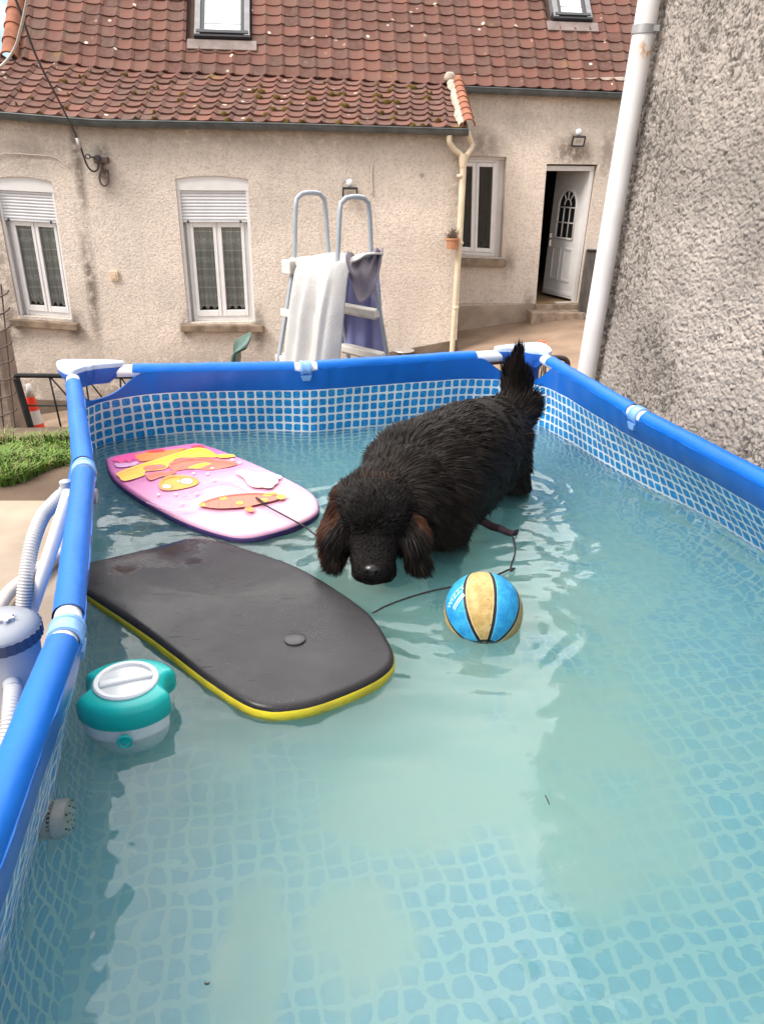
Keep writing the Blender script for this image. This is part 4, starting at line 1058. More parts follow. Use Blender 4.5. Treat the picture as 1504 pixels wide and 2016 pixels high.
dk, pce = board(pkc, ZP, .05, .018, m_pk, m_nav, None, pink)
def c8(x, y): return (200+x*.2926, 860+y*.2925)
prm = [M('print_'+nm, col, .42, .4, bump=.1, bscale=90, bdist=.002) for nm, col in (('magenta', (.80, .07, .30)), ('red', (.62, .05, .05)), ('yellow', (.80, .48, .05)), ('orange', (.74, .22, .06)), ('salmon', (.64, .15, .10)), ('amber', (.72, .29, .035)), ('white', (.80, .72, .70)), ('lilac', (.62, .34, .56)), ('brown', (.45, .20, .14)))]
mb = MB(); lay = [0]; OUTL = []
def patch(pts, m, z=None, sm=True):
    lay[0] += 1; OUTL.extend([pts] if sm and m in (2, 4, 5, 6) and len(pts) > 5 else []); P = np.array([Pz(*c8(x, y), ZP+.0052+.00025*lay[0]) for x, y in pts]); 
    if sm: P = spline(P, 5, True)
    mb.poly(P, m)
def ell(x, y, rx, ry, m, n=18): patch([(x+rx*math.cos(t), y+ry*math.sin(t)) for t in np.linspace(0, 2*math.pi, n)[:-1]], m, sm=False)
def line(pts, m, wd=3): 
    P = spline([(*p, 0) for p in pts], 6)[:, :2]; t = np.gradient(P, axis=0); t /= np.linalg.norm(t, axis=1)[:, None]+1e-9; nn = np.stack([-t[:, 1], t[:, 0]], 1)*wd/2
    patch([tuple(q) for q in np.concatenate([P+nn, (P-nn)[::-1]])], m, sm=False)
patch([(75, 158), (110, 135), (200, 115), (250, 120), (235, 160), (215, 150), (190, 172), (165, 158), (140, 178), (110, 165)], 0)
patch([(95, 180), (180, 175), (245, 165), (230, 190), (120, 205)], 7)
patch([(230, 122), (330, 100), (470, 85), (570, 75), (420, 135), (280, 165), (245, 150)], 3)
patch([(110, 240), (240, 190), (420, 135), (600, 78), (700, 78), (780, 122), (760, 138), (640, 138), (500, 150), (430, 215), (300, 232), (290, 258), (160, 296), (120, 270)], 2)
patch([(300, 95), (400, 82), (428, 88), (410, 102), (330, 106)], 1); patch([(605, 62), (670, 56), (690, 66), (650, 72), (615, 71)], 1)
patch([(290, 200), (380, 185), (430, 190), (420, 210), (300, 225)], 4)
patch([(460, 172), (600, 142), (740, 150), (880, 165), (905, 188), (740, 222), (650, 215), (580, 215), (480, 225)], 4)
patch([(580, 208), (640, 185), (700, 172), (738, 180), (700, 195), (640, 214)], 2); patch([(780, 120), (880, 118), (895, 132), (800, 142)], 2)
patch([(305, 255), (400, 235), (500, 232), (480, 250), (400, 268), (330, 290)], 4)
patch([(390, 300), (440, 265), (520, 256), (600, 265), (652, 290), (640, 320), (560, 345), (450, 360), (395, 345)], 5)
ell(572, 298, 52, 27, 3); ell(575, 297, 38, 19, 6); ell(445, 335, 42, 18, 3); ell(440, 333, 28, 12, 6)
for x, y in ((715, 248), (620, 245), (520, 300), (760, 290), (385, 385), (500, 385), (540, 445), (640, 380), (880, 152), (930, 170), (745, 210)): ell(x, y, 11, 6, 6, 9)
patch([(905, 240), (950, 222), (1040, 240), (1150, 255), (1190, 300), (1140, 330), (1040, 340), (990, 320), (960, 280)], 6); ell(1120, 330, 40, 15, 6); ell(1190, 268, 22, 12, 6)
line([(590, 360), (640, 345), (740, 315), (850, 312), (930, 340), (980, 370)], 4, 3); line([(520, 400), (560, 380), (560, 405), (640, 385), (680, 360)], 4, 3)
patch([(655, 455), (700, 430), (830, 395), (1000, 378), (1100, 380), (1190, 390), (1180, 420), (1080, 445), (960, 470), (800, 480), (700, 470)], 4)
patch([(648, 456), (690, 442), (692, 468)], 2); patch([(1090, 385), (1160, 370), (1182, 383), (1110, 400)], 2); patch([(1180, 393), (1210, 385), (1245, 400), (1210, 420), (1183, 412)], 2); patch([(960, 482), (1000, 466), (1030, 490), (1000, 505)], 3)
for x, y in ((820, 412), (930, 445), (1095, 425)): ell(x, y, 25, 11, 2); ell(x, y, 15, 6, 3)
line([(778, 410), (788, 445), (778, 478)], 8, 3); line([(860, 392), (876, 440), (868, 476)], 8, 3); line([(708, 430), (718, 450), (712, 470)], 8, 3)
line([(655, 455), (700, 430), (830, 395), (1000, 378), (1100, 380), (1190, 390)], 8, 3); line([(392, 300), (440, 265), (520, 256), (600, 265), (652, 290)], 8, 2.5)
for pts in OUTL: line(pts+[pts[0]], 8, 2.4)
line([(120, 250), (240, 215), (300, 250), (340, 205), (430, 190)], 8, 2.2); line([(500, 130), (560, 118), (600, 128), (660, 112), (720, 122)], 8, 2.2); line([(80, 150), (100, 170), (120, 148), (140, 168), (160, 146), (185, 165), (205, 142)], 1, 2.5)
line([(1000, 255), (1030, 275), (1070, 265), (1100, 285)], 7, 2.5); line([(640, 150), (668, 170), (700, 152), (712, 172)], 8, 2.2); line([(520, 190), (548, 180), (575, 195), (560, 210)], 8, 2.2)
for y in (150, 180, 210): line([(150+y, 470-y*.2), (300+y, 520-y*.2), (420+y, 505-y*.1)], 7, 2.5)
mb.build('deck_print', prm, dk, fixn=False)
m_blk = M('black_rubber', (.012, .012, .013), .5, .5); m_cord = M('dark_cord', (.02, .018, .018), .6, .3)
pl = Pz(505, 985, ZP); mb = MB(); mb.lathe([(.026, .004), (.026, .009), (.018, .011), (.013, .006)], pl, 20); mb.build('leash_plug', m_blk, pink, smooth=True, auto=40)
cz = WATER+.006
mb = MB(); P = [pl+[0, 0, .01], Pz(516, 990, ZP+.02), Pz(525, 996, ZP+.012), Pz(566, 1018, ZP+.012), Pz(600, 1037, cz+.02), Pz(628, 1058, cz), Pz(660, 1072, cz)]
mb.tube(spline(P, 8), .0032, 7); mb.tube(spline([pl+[0, 0, .01], Pz(512, 985, ZP+.02), Pz(522, 993, ZP+.015)], 6), .006, 7); mb.build('leash', m_cord, pink, smooth=True)

bkc = [(400, 1038), (440, 1050), (500, 1073), (582, 1109), (660, 1155), (728, 1205), (765, 1258), (776, 1292), (760, 1318), (712, 1346), (625, 1379), (560, 1391), (520, 1390), (478, 1376), (409, 1332), (340, 1280), (280, 1236), (172, 1164), (128, 1134), (118, 1121), (140, 1110), (176, 1100), (270, 1072), (366, 1042)]
ZB = .522
m_bd = M('black_board_deck', (.022, .0205, .0225), .36, .22, var=.18, vscale=5, bump=.22, bscale=55, bdist=.004, coat=0)
k = NT(m_bd); o_ = k.obj()
gw = k.n('ShaderNodeNewGeometry'); vdw = k.n('ShaderNodeVectorMath', operation='DISTANCE'); k.l(gw.outputs['Position'], vdw.inputs[0]); vdw.inputs[1].default_value = tuple(float(x) for x in Pz(300, 1060, ZB))
dv = k.n('ShaderNodeTexVoronoi'); dv.inputs['Scale'].default_value = 95; k.l(o_, dv.inputs['Vector'])
drop = k.math('MULTIPLY', k.rng(dv.outputs['Distance'], .14, .24, 1, 0), k.rng(k.noise(o_, 5, 4, .6), .52, .62))
wet = k.rng(k.math('ADD', vdw.outputs['Value'], k.math('MULTIPLY', k.math('SUBTRACT', k.noise(o_, 6, 4, .6), .5), .35)), .20, .24, 1, 0)
rg_ = k.rng(k.noise(o_, 3.0, 5, .6), .35, .65, .26, .44)
k.l(k.math('SUBTRACT', rg_, k.math('MULTIPLY', k.math('MAXIMUM', wet, drop), .20)), k.p.inputs['Roughness']); k.l(k.math('ADD', .22, k.math('MULTIPLY', k.math('MAXIMUM', wet, drop), .5)), k.p.inputs['Specular IOR Level'])
scr = k.noise(k.obj((3, 40, 1)), 3, 4, .6); hb_ = k.math('ADD', k.math('MULTIPLY', drop, .8), k.math('ADD', k.math('MULTIPLY', k.noise(o_, 60, 4), .25), k.math('MULTIPLY', k.rng(scr, .66, .72), -.5))); k.bump(hb_, .5, .004)
m_by = M('yellow_core', (.62, .50, .02), .45, .4, col2=(.42, .33, .03), vscale=18)
blk = thing('bodyboard', Pz(470, 1200, ZB-.04), "wet black bodyboard with a yellow lower edge and round plug, nearest the rail", "bodyboard", "bodyboards floating in the pool")
dk2, bce = board(bkc, ZB, .060, .020, m_bd, m_by, None, blk, crown=.006)
Qc = Pz(396, 1036, ZB)
for o_m in [x for x in SC.objects if x.parent == blk]:
    nvb = len(o_m.data.vertices); q_ = np.zeros(nvb*3); o_m.data.vertices.foreach_get('co', q_); q_ = q_.reshape(-1, 3); wq_ = q_+wloc(blk)
    q_[:, 2] -= .033*sstep(.62, 0, np.linalg.norm(wq_[:, :2]-Qc[:2], axis=1)); o_m.data.vertices.foreach_set('co', q_.ravel()); o_m.data.update()
pl2 = Pz(581, 1262, ZB); mb = MB(); mb.lathe([(.031, .003), (.031, .0085), (.028, .0105), (.005, .0095)], pl2, 28); mb.build('leash_plug', M('plug_black', (.02, .02, .022), .4, .5), blk, smooth=True, auto=40)
mb = MB(); P = [Pz(733, 1207, WATER), Pz(760, 1193, cz), Pz(800, 1178, cz), Pz(850, 1163, cz), Pz(895, 1154, cz), Pz(940, 1142, cz), Pz(980, 1131, cz), Pz(1000, 1122, cz), Pz(1013, 1119, cz), Pz(1005, 1124, cz+.006), Pz(1007, 1110, cz), Pz(1013, 1092, cz), Pz(1014, 1075, cz), Pz(1009, 1056, cz)]
lo_ = None
mb.tube(spline(P, 8), .0034, 7); lsh = mb.build('leash', m_cord, blk, smooth=True)
m_strap = M('strap_webbing', (.02, .013, .018), .7, .3, col2=(.06, .03, .035), vscale=60)
P = spline([Pz(936, 1024, cz), Pz(950, 1028, cz+.012), Pz(968, 1038, cz+.004), Pz(985, 1043, cz+.012), Pz(1000, 1050, cz), Pz(1010, 1052, cz+.006), Pz(1019, 1049, cz)], 8)
hw = np.interp(np.linspace(0, 1, len(P)), [0, .15, .5, .75, .85, 1], [.006, .026, .020, .012, .008, .008]); nn = np.array([.5, .86, 0]); up = np.array([0, 0, 1])
mb = MB(); mb.grid(np.array([[p+nn*h+up*.008, p+nn*h*.4+up*.016, p-nn*h*.4+up*.014, p-nn*h+up*.002, p-nn*h*.5-up*.008, p+nn*h*.6-up*.006, p+nn*h+up*.008] for p, h in zip(P, hw)])); mb.build('wrist_strap', m_strap, lsh, smooth=True)

# ---- ball
bc = ray(951, 1203)*2.37+np.array([0, 0, CAM_H]); br = .121
pole = np.array([-.02, -math.cos(R(30)), -math.sin(R(30))]); pole /= np.linalg.norm(pole)
bx = np.cross(pole, [0, 0, 1]); bx /= np.linalg.norm(bx); by = np.cross(pole, bx)
mball = M('ball_panels', (.1, .4, .8), .55, .4); k = NT(mball); geo = k.n('ShaderNodeTexCoord'); ob = geo.outputs['Object']
def dotv(v):
    x = k.n('ShaderNodeVectorMath', operation='DOT_PRODUCT'); k.l(ob, x.inputs[0]); x.inputs[1].default_value = tuple(float(q)/br for q in v); return x.outputs['Value']
X, Y, Zp = dotv(bx), dotv(by), dotv(pole)
BOFF = [0.]
ang = k.math('MULTIPLY', k.math('ADD', k.math('DIVIDE', k.math('ARCTAN2', X, Y), 2*math.pi), 1.+.031+.0625), 8.)
fr = k.math('FRACT', ang); par = k.math('LESS_THAN', k.math('FRACT', k.math('MULTIPLY', ang, .5)), .5)
rad = k.math('SQRT', k.math('ADD', k.math('MULTIPLY', X, X), k.math('MULTIPLY', Y, Y)))
seamd = k.math('MULTIPLY', k.math('SUBTRACT', .5, k.math('ABSOLUTE', k.math('SUBTRACT', fr, .5))), k.math('MULTIPLY', rad, 2*math.pi/8))
wobn = k.math('MULTIPLY', k.math('SUBTRACT', k.noise(ob, 40, 3), .5), .025)
sd = k.math('ADD', seamd, wobn)
seam = k.rng(sd, .034, .046, 1, 0); pale = k.math('MULTIPLY', k.rng(sd, .055, .07, 1, 0), .45)
cap_ = k.math('GREATER_THAN', Zp, .965); capl = k.rng(k.math('ABSOLUTE', k.math('SUBTRACT', Zp, .962)), .008, .014, 1, 0)
n1 = k.noise(ob, 30, 4, .6)
gold = k.mix(k.rng(n1, .35, .7), (.36, .23, .07), (.50, .35, .15)); blue = k.mix(k.rng(n1, .3, .7), (.01, .21, .48), (.035, .33, .60))
vv = k.n('ShaderNodeTexVoronoi'); vv.inputs['Scale'].default_value = 38; k.l(ob, vv.inputs['Vector'])
scf = k.math('MULTIPLY', k.rng(k.math('ADD', vv.outputs['Distance'], k.math('MULTIPLY', k.noise(ob, 90, 2), .25)), .20, .26, 1, 0), k.rng(k.noise(ob, 16, 2), .44, .54))
gold = k.mix(scf, gold, (.10, .06, .03))
c = k.mix(par, blue, gold); c = k.mix(pale, c, k.mix(par, (.20, .52, .75), (.78, .66, .40))); c = k.mix(k.math('MAXIMUM', seam, capl), c, (.012, .012, .014))
k.l(c, k.p.inputs['Base Color'])
pv = k.n('ShaderNodeTexVoronoi'); pv.inputs['Scale'].default_value = 190; k.l(ob, pv.inputs['Vector'])
k.bump(k.math('SUBTRACT', k.math('MULTIPLY', pv.outputs['Distance'], -.6), k.math('MULTIPLY', seam, .9)), .5, .004)
ball = thing('basketball', bc, "blue and gold striped basketball floating in front of the dog", "ball")
bm = bmesh.new(); bmesh.ops.create_uvsphere(bm, u_segments=72, v_segments=48, radius=br); me = bpy.data.meshes.new('ball_skin'); bm.to_mesh(me); bm.free()
me.polygons.foreach_set('use_smooth', [True]*len(me.polygons)); me.materials.append(mball); bo = bpy.data.objects.new('ball_skin', me); C.objects.link(bo); bo.parent = ball
# white lettering wrapped onto a blue panel
m_ltr = M('ball_lettering', (.55, .74, .86), .5, .4, var=.25, vscale=60)
def text_mesh(s, size):
    cu = bpy.data.curves.new('t', 'FONT'); cu.body = s; cu.size = size; cu.align_x = 'CENTER'; cu.align_y = 'CENTER'; cu.resolution_u = 3
    ob_ = bpy.data.objects.new('t', cu); C.objects.link(ob_); bpy.context.view_layer.update()
    me_ = bpy.data.meshes.new_from_object(ob_.evaluated_get(bpy.context.evaluated_depsgraph_get())); bpy.data.objects.remove(ob_); return me_
tm = text_mesh("WIZZY", .026); b2 = bmesh.new(); b2.from_mesh(tm)
bmesh.ops.subdivide_edges(b2, edges=b2.edges, cuts=1)
pc = ray(895, 1174); # centre of the word
d0 = pc/np.linalg.norm(pc); oc_ = np.array([0, 0, CAM_H])-bc; bq = oc_@d0; hit = -bq-math.sqrt(max(1e-9, bq*bq-(oc_@oc_-br*br))); nC = (oc_+d0*hit)/br
upv = np.array([.22, .1, .95]); upv -= nC*(upv@nC); upv /= np.linalg.norm(upv); rt = np.cross(upv, nC)
def on_ball(x, y, h=.0009):
    v = nC+(upv*x-rt*y*-1*1)*0 if False else nC+upv*(x/br)+rt*(-y/br)*-1*-1
    v = v/np.linalg.norm(v); return bc+v*(br+h)
mb = MB(); vs = [on_ball(v.co.x*1.05, v.co.y) for v in b2.verts]; b2.verts.index_update(); mb.add(vs, [tuple(v.index for v in f.verts) for f in b2.faces]); b2.free()
for y in (.022, .030): mb.grid(np.array([[on_ball(x, -y-.0022), on_ball(x, -y+.0022)] for x in np.linspace(-.032, .026, 14)]))
mb.build('lettering', m_ltr, bo, fixn=False)

# ---- floating dispenser
dc = Pz(252, 1364, .555); dc = np.array([dc[0], dc[1], 0])
m_teal = M('teal_plastic', (.004, .42, .40), .34, .5, var=.05, vscale=20); m_dw = M('dispenser_white', (.70, .72, .74), .3, .5, var=.04, vscale=20); m_dgl = M('dispenser_clear_lid', (.62, .64, .66), .2, .5, var=.06, vscale=30)
disp = thing('pool_dispenser', dc+[0, 0, WATER], "teal and white floating chlorine dispenser with a bar handle lid", "dispenser")
dth = np.linspace(0, 2*math.pi, 96, endpoint=False); rotd = R(8)
def dout(sc, z, notch=1.):
    r = .116*sc*(1-.27*notch*np.maximum(0, 1-(np.abs(((dth-0+math.pi) % (2*math.pi))-math.pi)/R(24))**3)-.27*notch*np.maximum(0, 1-(np.abs(((dth-math.pi+math.pi) % (2*math.pi))-math.pi)/R(24))**3))
    r = r*(1+.05*np.cos(2*dth)) ; y = r*np.sin(dth)*.98; x = r*np.cos(dth)
    return np.stack([dc[0]+x*math.cos(rotd)-y*math.sin(rotd), dc[1]+x*math.sin(rotd)+y*math.cos(rotd), np.full(96, z)], 1)
def strip96(mb, rg, m=0, capt=False, capb=False):
    k_ = len(rg); mb.add(np.concatenate(rg), [(r*96+i, r*96+(i+1) % 96, (r+1)*96+(i+1) % 96, (r+1)*96+i) for r in range(k_-1) for i in range(96)]+([tuple((k_-1)*96+i for i in range(96))] if capt else [])+([tuple(range(96))[::-1]] if capb else []), m)
mb = MB(); strip96(mb, [dout(.9, .512), dout(1.0, .508), dout(1.035, .514), dout(1.045, .538), dout(1.03, .555), dout(.985, .566), dout(.90, .572), dout(.78, .575, .7), dout(.66, .576, .1), dout(.58, .576, 0)], 0, True)
mb.build('cover', m_teal, disp, smooth=True, auto=50, fixn=False)
mb = MB(); strip96(mb, [dout(.55, .36, .2), dout(.74, .375, .4), dout(.90, .43, .8), dout(.965, .485, 1), dout(.975, .513, 1)], 0, False, True); mb.build('float_body', m_dw, disp, smooth=True, auto=50, fixn=False)
mb = MB(); mb.lathe([(.078, .572), (.079, .580), (.075, .584), (.066, .583), (.062, .577)], [dc[0], dc[1], 0], 48, cap=False); lid = mb.build('lid', m_dw, disp, smooth=True, auto=40)
mb = MB(); mb.lathe([(.063, .5765), (.04, .578), (.001, .579)], [dc[0], dc[1], 0], 48, cap=False); mb.build('lid_window', m_dgl, lid, smooth=True)
ba = R(22); bd = np.array([math.cos(ba), math.sin(ba), 0]); mb = MB(); mb.box([dc[0], dc[1], .581], (.128, .022, .010), np.array([bd, [-bd[1], bd[0], 0], [0, 0, 1]])); mb.build('lid_bar', m_dw, lid, bevel=.005, bseg=3)
rc = Pz(246, 1474, .495); fd = np.array([rc[0]-dc[0], rc[1]-dc[1], 0]); fd /= np.linalg.norm(fd); side = np.array([-fd[1], fd[0], 0]); rc = dc+fd*.116+np.array([0, 0, .490])
mb = MB(); P = [rc+fd*.008+side*.016*math.cos(t)+np.array([0, 0, .016*math.sin(t)]) for t in np.linspace(0, 2*math.pi, 25)]; mb.tube(P, .0032, 8, False); mb.tube([rc-fd*.006, rc+fd*.006], .012, 12); mb.build('tether_ring', m_teal, disp, smooth=True, auto=40)

disp.location.z += .015
# ================================================================== filter pump and its hoses, outside the pool
pp = Pz(0, 1236, .40); pp = np.array([pp[0], pp[1], 0])
m_pring = M('pump_ring_navy', (.045, .06, .11), .4, .5)
pump = thing('filter_pump', pp+[0, 0, .004], "grey cylindrical filter pump with a navy ring, standing outside the rail", "pump")
mb = MB(); mb.lathe([(.13, .004), (.13, .03), (.10, .05), (.104, .20), (.112, .36)], pp, 48); mb.build('body', m_pgrey, pump, smooth=True, auto=40)
mb = MB(); mb.lathe([(.115, .36), (.124, .362), (.124, .40), (.117, .404)], pp, 48)
for i in range(30):
    t = i*2*math.pi/30; mb.box(pp+[.1235*math.cos(t), .1235*math.sin(t), .381], (.006, .012, .038), np.array([[math.cos(t), math.sin(t), 0], [-math.sin(t), math.cos(t), 0], [0, 0, 1]]))
mb.build('locking_ring', m_pring, pump, smooth=True, auto=40)
mb = MB(); mb.lathe([(.118, .402), (.114, .410), (.095, .424), (.055, .434), (.001, .437)], pp, 48, cap=False); lidp = mb.build('lid', M('pump_lid', (.26, .27, .29), .4, .4, var=.08, vscale=8), pump, smooth=True)
kn = Pz(12, 1218, .44); kn[2] = 0
mb = MB(); P = [kn+[(.024+.005*math.cos(6*t))*math.cos(t), (.024+.005*math.cos(6*t))*math.sin(t), 0] for t in np.linspace(0, 2*math.pi, 49)[:-1]]
mb.prism(P, (0, 0, .018)); 
for s in mb.v: s[:, 2] += .428
mb.build('vent_knob', m_pgrey, lidp, smooth=True, auto=30)
po1 = Pz(30, 1372, .25); po2 = Pz(34, 1432, .20); mb = MB()
o1 = po1-pp; o1[2] = 0; o1 /= np.linalg.norm(o1); ob1 = pp+o1*.095+[0, 0, .25]; mb.tube([pp+o1*.08+[0, 0, .25], pp+o1*.14+[0, 0, .25]], .027, 18)
mb.build('outlet_pipe', m_pgrey, pump, smooth=True, auto=40)
mb = MB(); mb.tube([pp+o1*.07+[.01, .03, .12], pp+o1*.15+[.01, .03, .12]], .025, 18); mb.box(pp+o1*.13+[.01, .03, .155], (.03, .03, .02)); mb.build('inlet_pipe', m_pgrey, pump, smooth=True, auto=40)
m_hose = M('hose_translucent', (.40, .39, .39), .35, .5, var=.06, vscale=14); m_hoseb = M('hose_beige', (.62, .52, .42), .45, .4, var=.08, vscale=12)
def hose(name, pts, r, mat, label, pitch=.0105):
    P = spline(pts, 30); L = np.linalg.norm(np.diff(P, axis=0), axis=1).sum(); n = int(L/(pitch/4)); P = resample(P, n)
    rad = r*(1+.09*np.sin(np.arange(n)*2*math.pi/4+.4)); o = MB().tube(P, rad, 20).build(name, mat, None, smooth=True, fixn=False)
    bpy.context.view_layer.update(); return tag(o, label, 'hose', 'hoses of the filter pump')
hose('pump_hose', [op+[-.025, -.005, 0], Pz(108, 990, .60), Pz(84, 1018, .575), Pz(64, 1070, .52), Pz(52, 1140, .42), Pz(47, 1200, .32), Pz(42, 1270, .20), Pz(30, 1330, .12)], .026, m_hose, "pale ribbed hose arching up to the outlet on the pool wall")
hose('pump_hose', [Pz(-60, 1330, .06), Pz(-14, 1222, .06), Pz(14, 1172, .06), Pz(50, 1140, .06), Pz(88, 1112, .05), Pz(120, 1090, .04)], .027, m_hoseb, "beige hose lying on the concrete beside the pump")
hose('pump_hose', [pp+o1*.145+[0, 0, .25], Pz(26, 1378, .25), Pz(22, 1420, .22), Pz(16, 1480, .15), Pz(14, 1530, .08), Pz(4, 1600, .035), Pz(-60, 1700, .035)], .027, m_hose, "white ribbed hose drooping from the pump's lower outlet")
hose('pump_hose', [pp+o1*.15+[.01, .03, .12], Pz(44, 1430, .12), Pz(46, 1470, .09), Pz(36, 1530, .035), Pz(14, 1580, .033), Pz(-80, 1650, .033)], .024, m_hose, "short ribbed hose curling on the ground behind the drooping one")

# ================================================================== ladder with towels, behind the far rail
lc = Py(655, 505, 5.25); le = np.array([math.cos(R(-45)), math.sin(R(-45)), 0]); lnv = np.array([math.cos(R(45)), math.sin(R(45)), 0]); lc = np.array([lc[0], lc[1], 0]); zg = -.02
m_lgrey = M('ladder_grey_tube', (.33, .36, .39), .4, .5, .1, var=.08, vscale=10); m_lstep = M('ladder_step', (.62, .58, .52), .55, .4, var=.12, vscale=12)
lad = thing('pool_ladder', lc+[0, 0, zg], "grey A-frame pool ladder with white steps behind the pool", "ladder")
ZPf = 1.17; TOPZ = [Py(627, 384, 5.05)[2], Py(712, 392, 5.0)[2]]
for sgn, zt_ in ((-1, TOPZ[0]), (1, TOPZ[0]-.01)):
    s = lc+le*.212*sgn; pts = [s-lnv*.46+[0, 0, zg], s-lnv*.165+[0, 0, ZPf-.05], s-lnv*.15+[0, 0, ZPf], s-lnv*.125+[0, 0, zt_-.08], s-lnv*.10+[0, 0, zt_-.02], s-lnv*.05+[0, 0, zt_], s+lnv*.05+[0, 0, zt_], s+lnv*.10+[0, 0, zt_-.02], s+lnv*.125+[0, 0, zt_-.08], s+lnv*.15+[0, 0, ZPf], s+lnv*.165+[0, 0, ZPf-.05], s+lnv*.46+[0, 0, zg]]
    P = np.concatenate([[pts[0]], spline(pts[1:-1], 6), [pts[-1]]]); mb = MB(); mb.tube(resample(P, 70), .0155, 14); mb.build('rail', m_lgrey, lad, smooth=True, auto=40)
AXL = np.array([le, lnv, [0, 0, 1]])
mb = MB(); mb.box(lc+[0, 0, ZPf+.012], (.48, .34, .05), AXL); mb.box(lc-le*.22-lnv*.17+[0, 0, ZPf-.02], (.09, .10, .09), AXL); mb.build('platform', m_lstep, lad, bevel=.01)
for i, z in enumerate((.86, .56, .26)):
    t = (ZPf-z)/(ZPf-zg); d = .15+.24*t
    for sg in (-1, 1):
        w_ = .50 if sg < 0 else .44
        mb = MB(); mb.box(lc+lnv*sg*d+[0, 0, z], (w_, .085, .05), AXL); mb.box(lc+lnv*sg*d+[0, 0, z-.03], (w_-.04, .05, .02), AXL); mb.build('step', m_lstep, lad, bevel=.008)
# white towel over the platform and down the front
m_tw = M('white_terry', (.50, .48, .455), .95, .1, var=.10, vscale=7, bump=.8, bscale=160, bdist=.006, sheen=.3)
k = NT(m_tw); o_ = k.obj()
def cloth(name, mat, fn, nu, nv, label, cat='towel', thick=.012, group='towels hung on the ladder', fringe=None):
    G = np.array([[fn(u, v) for v in np.linspace(0, 1, nv)] for u in np.linspace(0, 1, nu)])
    mb = MB().grid(G); o = mb.build(name, mat, None, smooth=True, solid=thick, fixn=False)
    o.modifiers['solid'].use_even_offset = False
    return tag(o, label, cat, group)
def tw(u, v):
    e = -.085+.42*u; fold = .018*math.sin(u*9+.6)+.014*math.sin(u*21+v*2)+.02*math.exp(-((u-.30)/.05)**2)+.03*math.exp(-((u-.78)/.035)**2)*sstep(.25, .5, v)
    L = v*1.15
    if L < .37: o, z = .17-L, ZPf+.05+.012*math.sin(L*12)
    else:
        q = L-.37; o = -.20-.03*sstep(0, .06, q)-.20*q/1.19; z = ZPf+.045-.035*sstep(0, .06, q)-q*.985
    if u > .76: e = .234+(u-.76)*.32; o = o-.012+(u-.76)*.42*sstep(.1, .35, v); z = z+.03*sstep(.76, .86, u)*(1-v)
    z += .006*vnoise(u*9, v*9, 3)
    return lc+le*e+lnv*(o-fold*sstep(.22, .6, v)*1.2)+np.array([0, 0, z])
cloth('hanging_towel', m_tw, tw, 90, 70, "white terry towel draped over the ladder's front steps")
m_lv = M('lavender_cotton', (.19, .20, .38), .95, .1, var=.12, vscale=6, bump=.5, bscale=140, bdist=.004, sheen=.2)
def corner(u, v, q, y):                                      # bilinear on a hanging plane
    TL, TR, BR, BL = q; a = np.array(TL)*(1-u)+np.array(TR)*u; b = np.array(BL)*(1-u)+np.array(BR)*u; p = a*(1-v)+b*v; return Py(p[0], p[1], y)
def lv(u, v):
    p = corner(u, v, ((676, 520), (742, 488), (758, 692), (672, 684)), 5.52)
    fold = .03*math.sin(u*7+.5)+.012*math.sin(u*19+v)
    if u > .72: fold -= (u-.72)*.55
    return p+np.array([0, fold*sstep(0, .3, v)+.05, 0])
lvt = cloth('hanging_towel', m_lv, lv, 60, 50, "lavender blue towel with a fringed hem hanging inside the ladder", thick=.008)
mb = MB()
for u in np.linspace(0, 1, 46):
    p = lv(u, 1.0); q = p+np.array([RNG.normal(0, .006), RNG.normal(0, .004), -.028-.008*RNG.random()]); mb.tube([p, (p+q)/2+[RNG.normal(0, .002), 0, 0], q], [.003, .0028, .0015], 4)
for v in np.linspace(.55, 1, 26):
    p = lv(0, v); q = p+np.array([-.024-.006*RNG.random(), 0, -.006+RNG.normal(0, .004)]); mb.tube([p, q], [.003, .0015], 4)
mb.build('fringe', m_lv, lvt, fixn=False)['kind'] = 'stuff'
m_gl = M('grey_lilac_cotton', (.27, .24, .27), .95, .1, var=.15, vscale=9, bump=.5, bscale=120, bdist=.004)
def swag(u, v):
    A, B = Py(684, 497, 4.98), Py(739, 489, 5.2)
    top = A*(1-u)+B*u; droop = (4*u*(1-u))**.8*(.03+.20*v)+.16*v*u*(1-u)*2
    d = .035*math.sin(v*9+u*3)+.02*math.sin(u*11-v*5)
    return top+np.array([.06*v*(u-.2), -.05*math.sin(v*3.0)+d*.8, -droop-.05*v*(1-u)*.2+.012*math.sin(u*13+v*7)])
cloth('crumpled_cloth', m_gl, swag, 40, 30, "crumpled grey lilac cloth slung between the ladder rails", 'cloth', .010, None)

# ================================================================== yard things
# green plastic chair seen over the rim
m_green = M('green_plastic', (.045, .105, .085), .38, .5, var=.15, vscale=8)
ctop = Py(466, 660, 6.1); cg = float(smoothz(ctop[0], 6.1))+.02
chair = thing('garden_chair', (ctop[0]-.22, 6.1, cg), "dark green plastic garden chair with a curved back", "chair")
cx, cy_ = ctop[0]-.22, 6.1; fx = np.array([-1, -.15, 0]); fx /= np.linalg.norm(fx); sy = np.array([-fx[1], fx[0], 0]); H = ctop[2]-cg
def CP(a, b, z): return np.array([cx, cy_, cg])+fx*a+sy*b+np.array([0, 0, z])
G = []
for t in np.linspace(0, 1, 14):
    row = []
    for b in np.linspace(-1, 1, 15):
        wdt = .21+.03*t; row.append(CP(-.17-.12*t+.05*b*b*-1*-1*(1) -.02*math.sin(t*6)-(.05*max(0, t-.85)/.15), b*wdt, .42+(H-.42)*t-.06*b*b*t))
    G.append(row)
mb = MB().grid(np.array(G)); mb.build('backrest', m_green, chair, smooth=True, solid=.022)
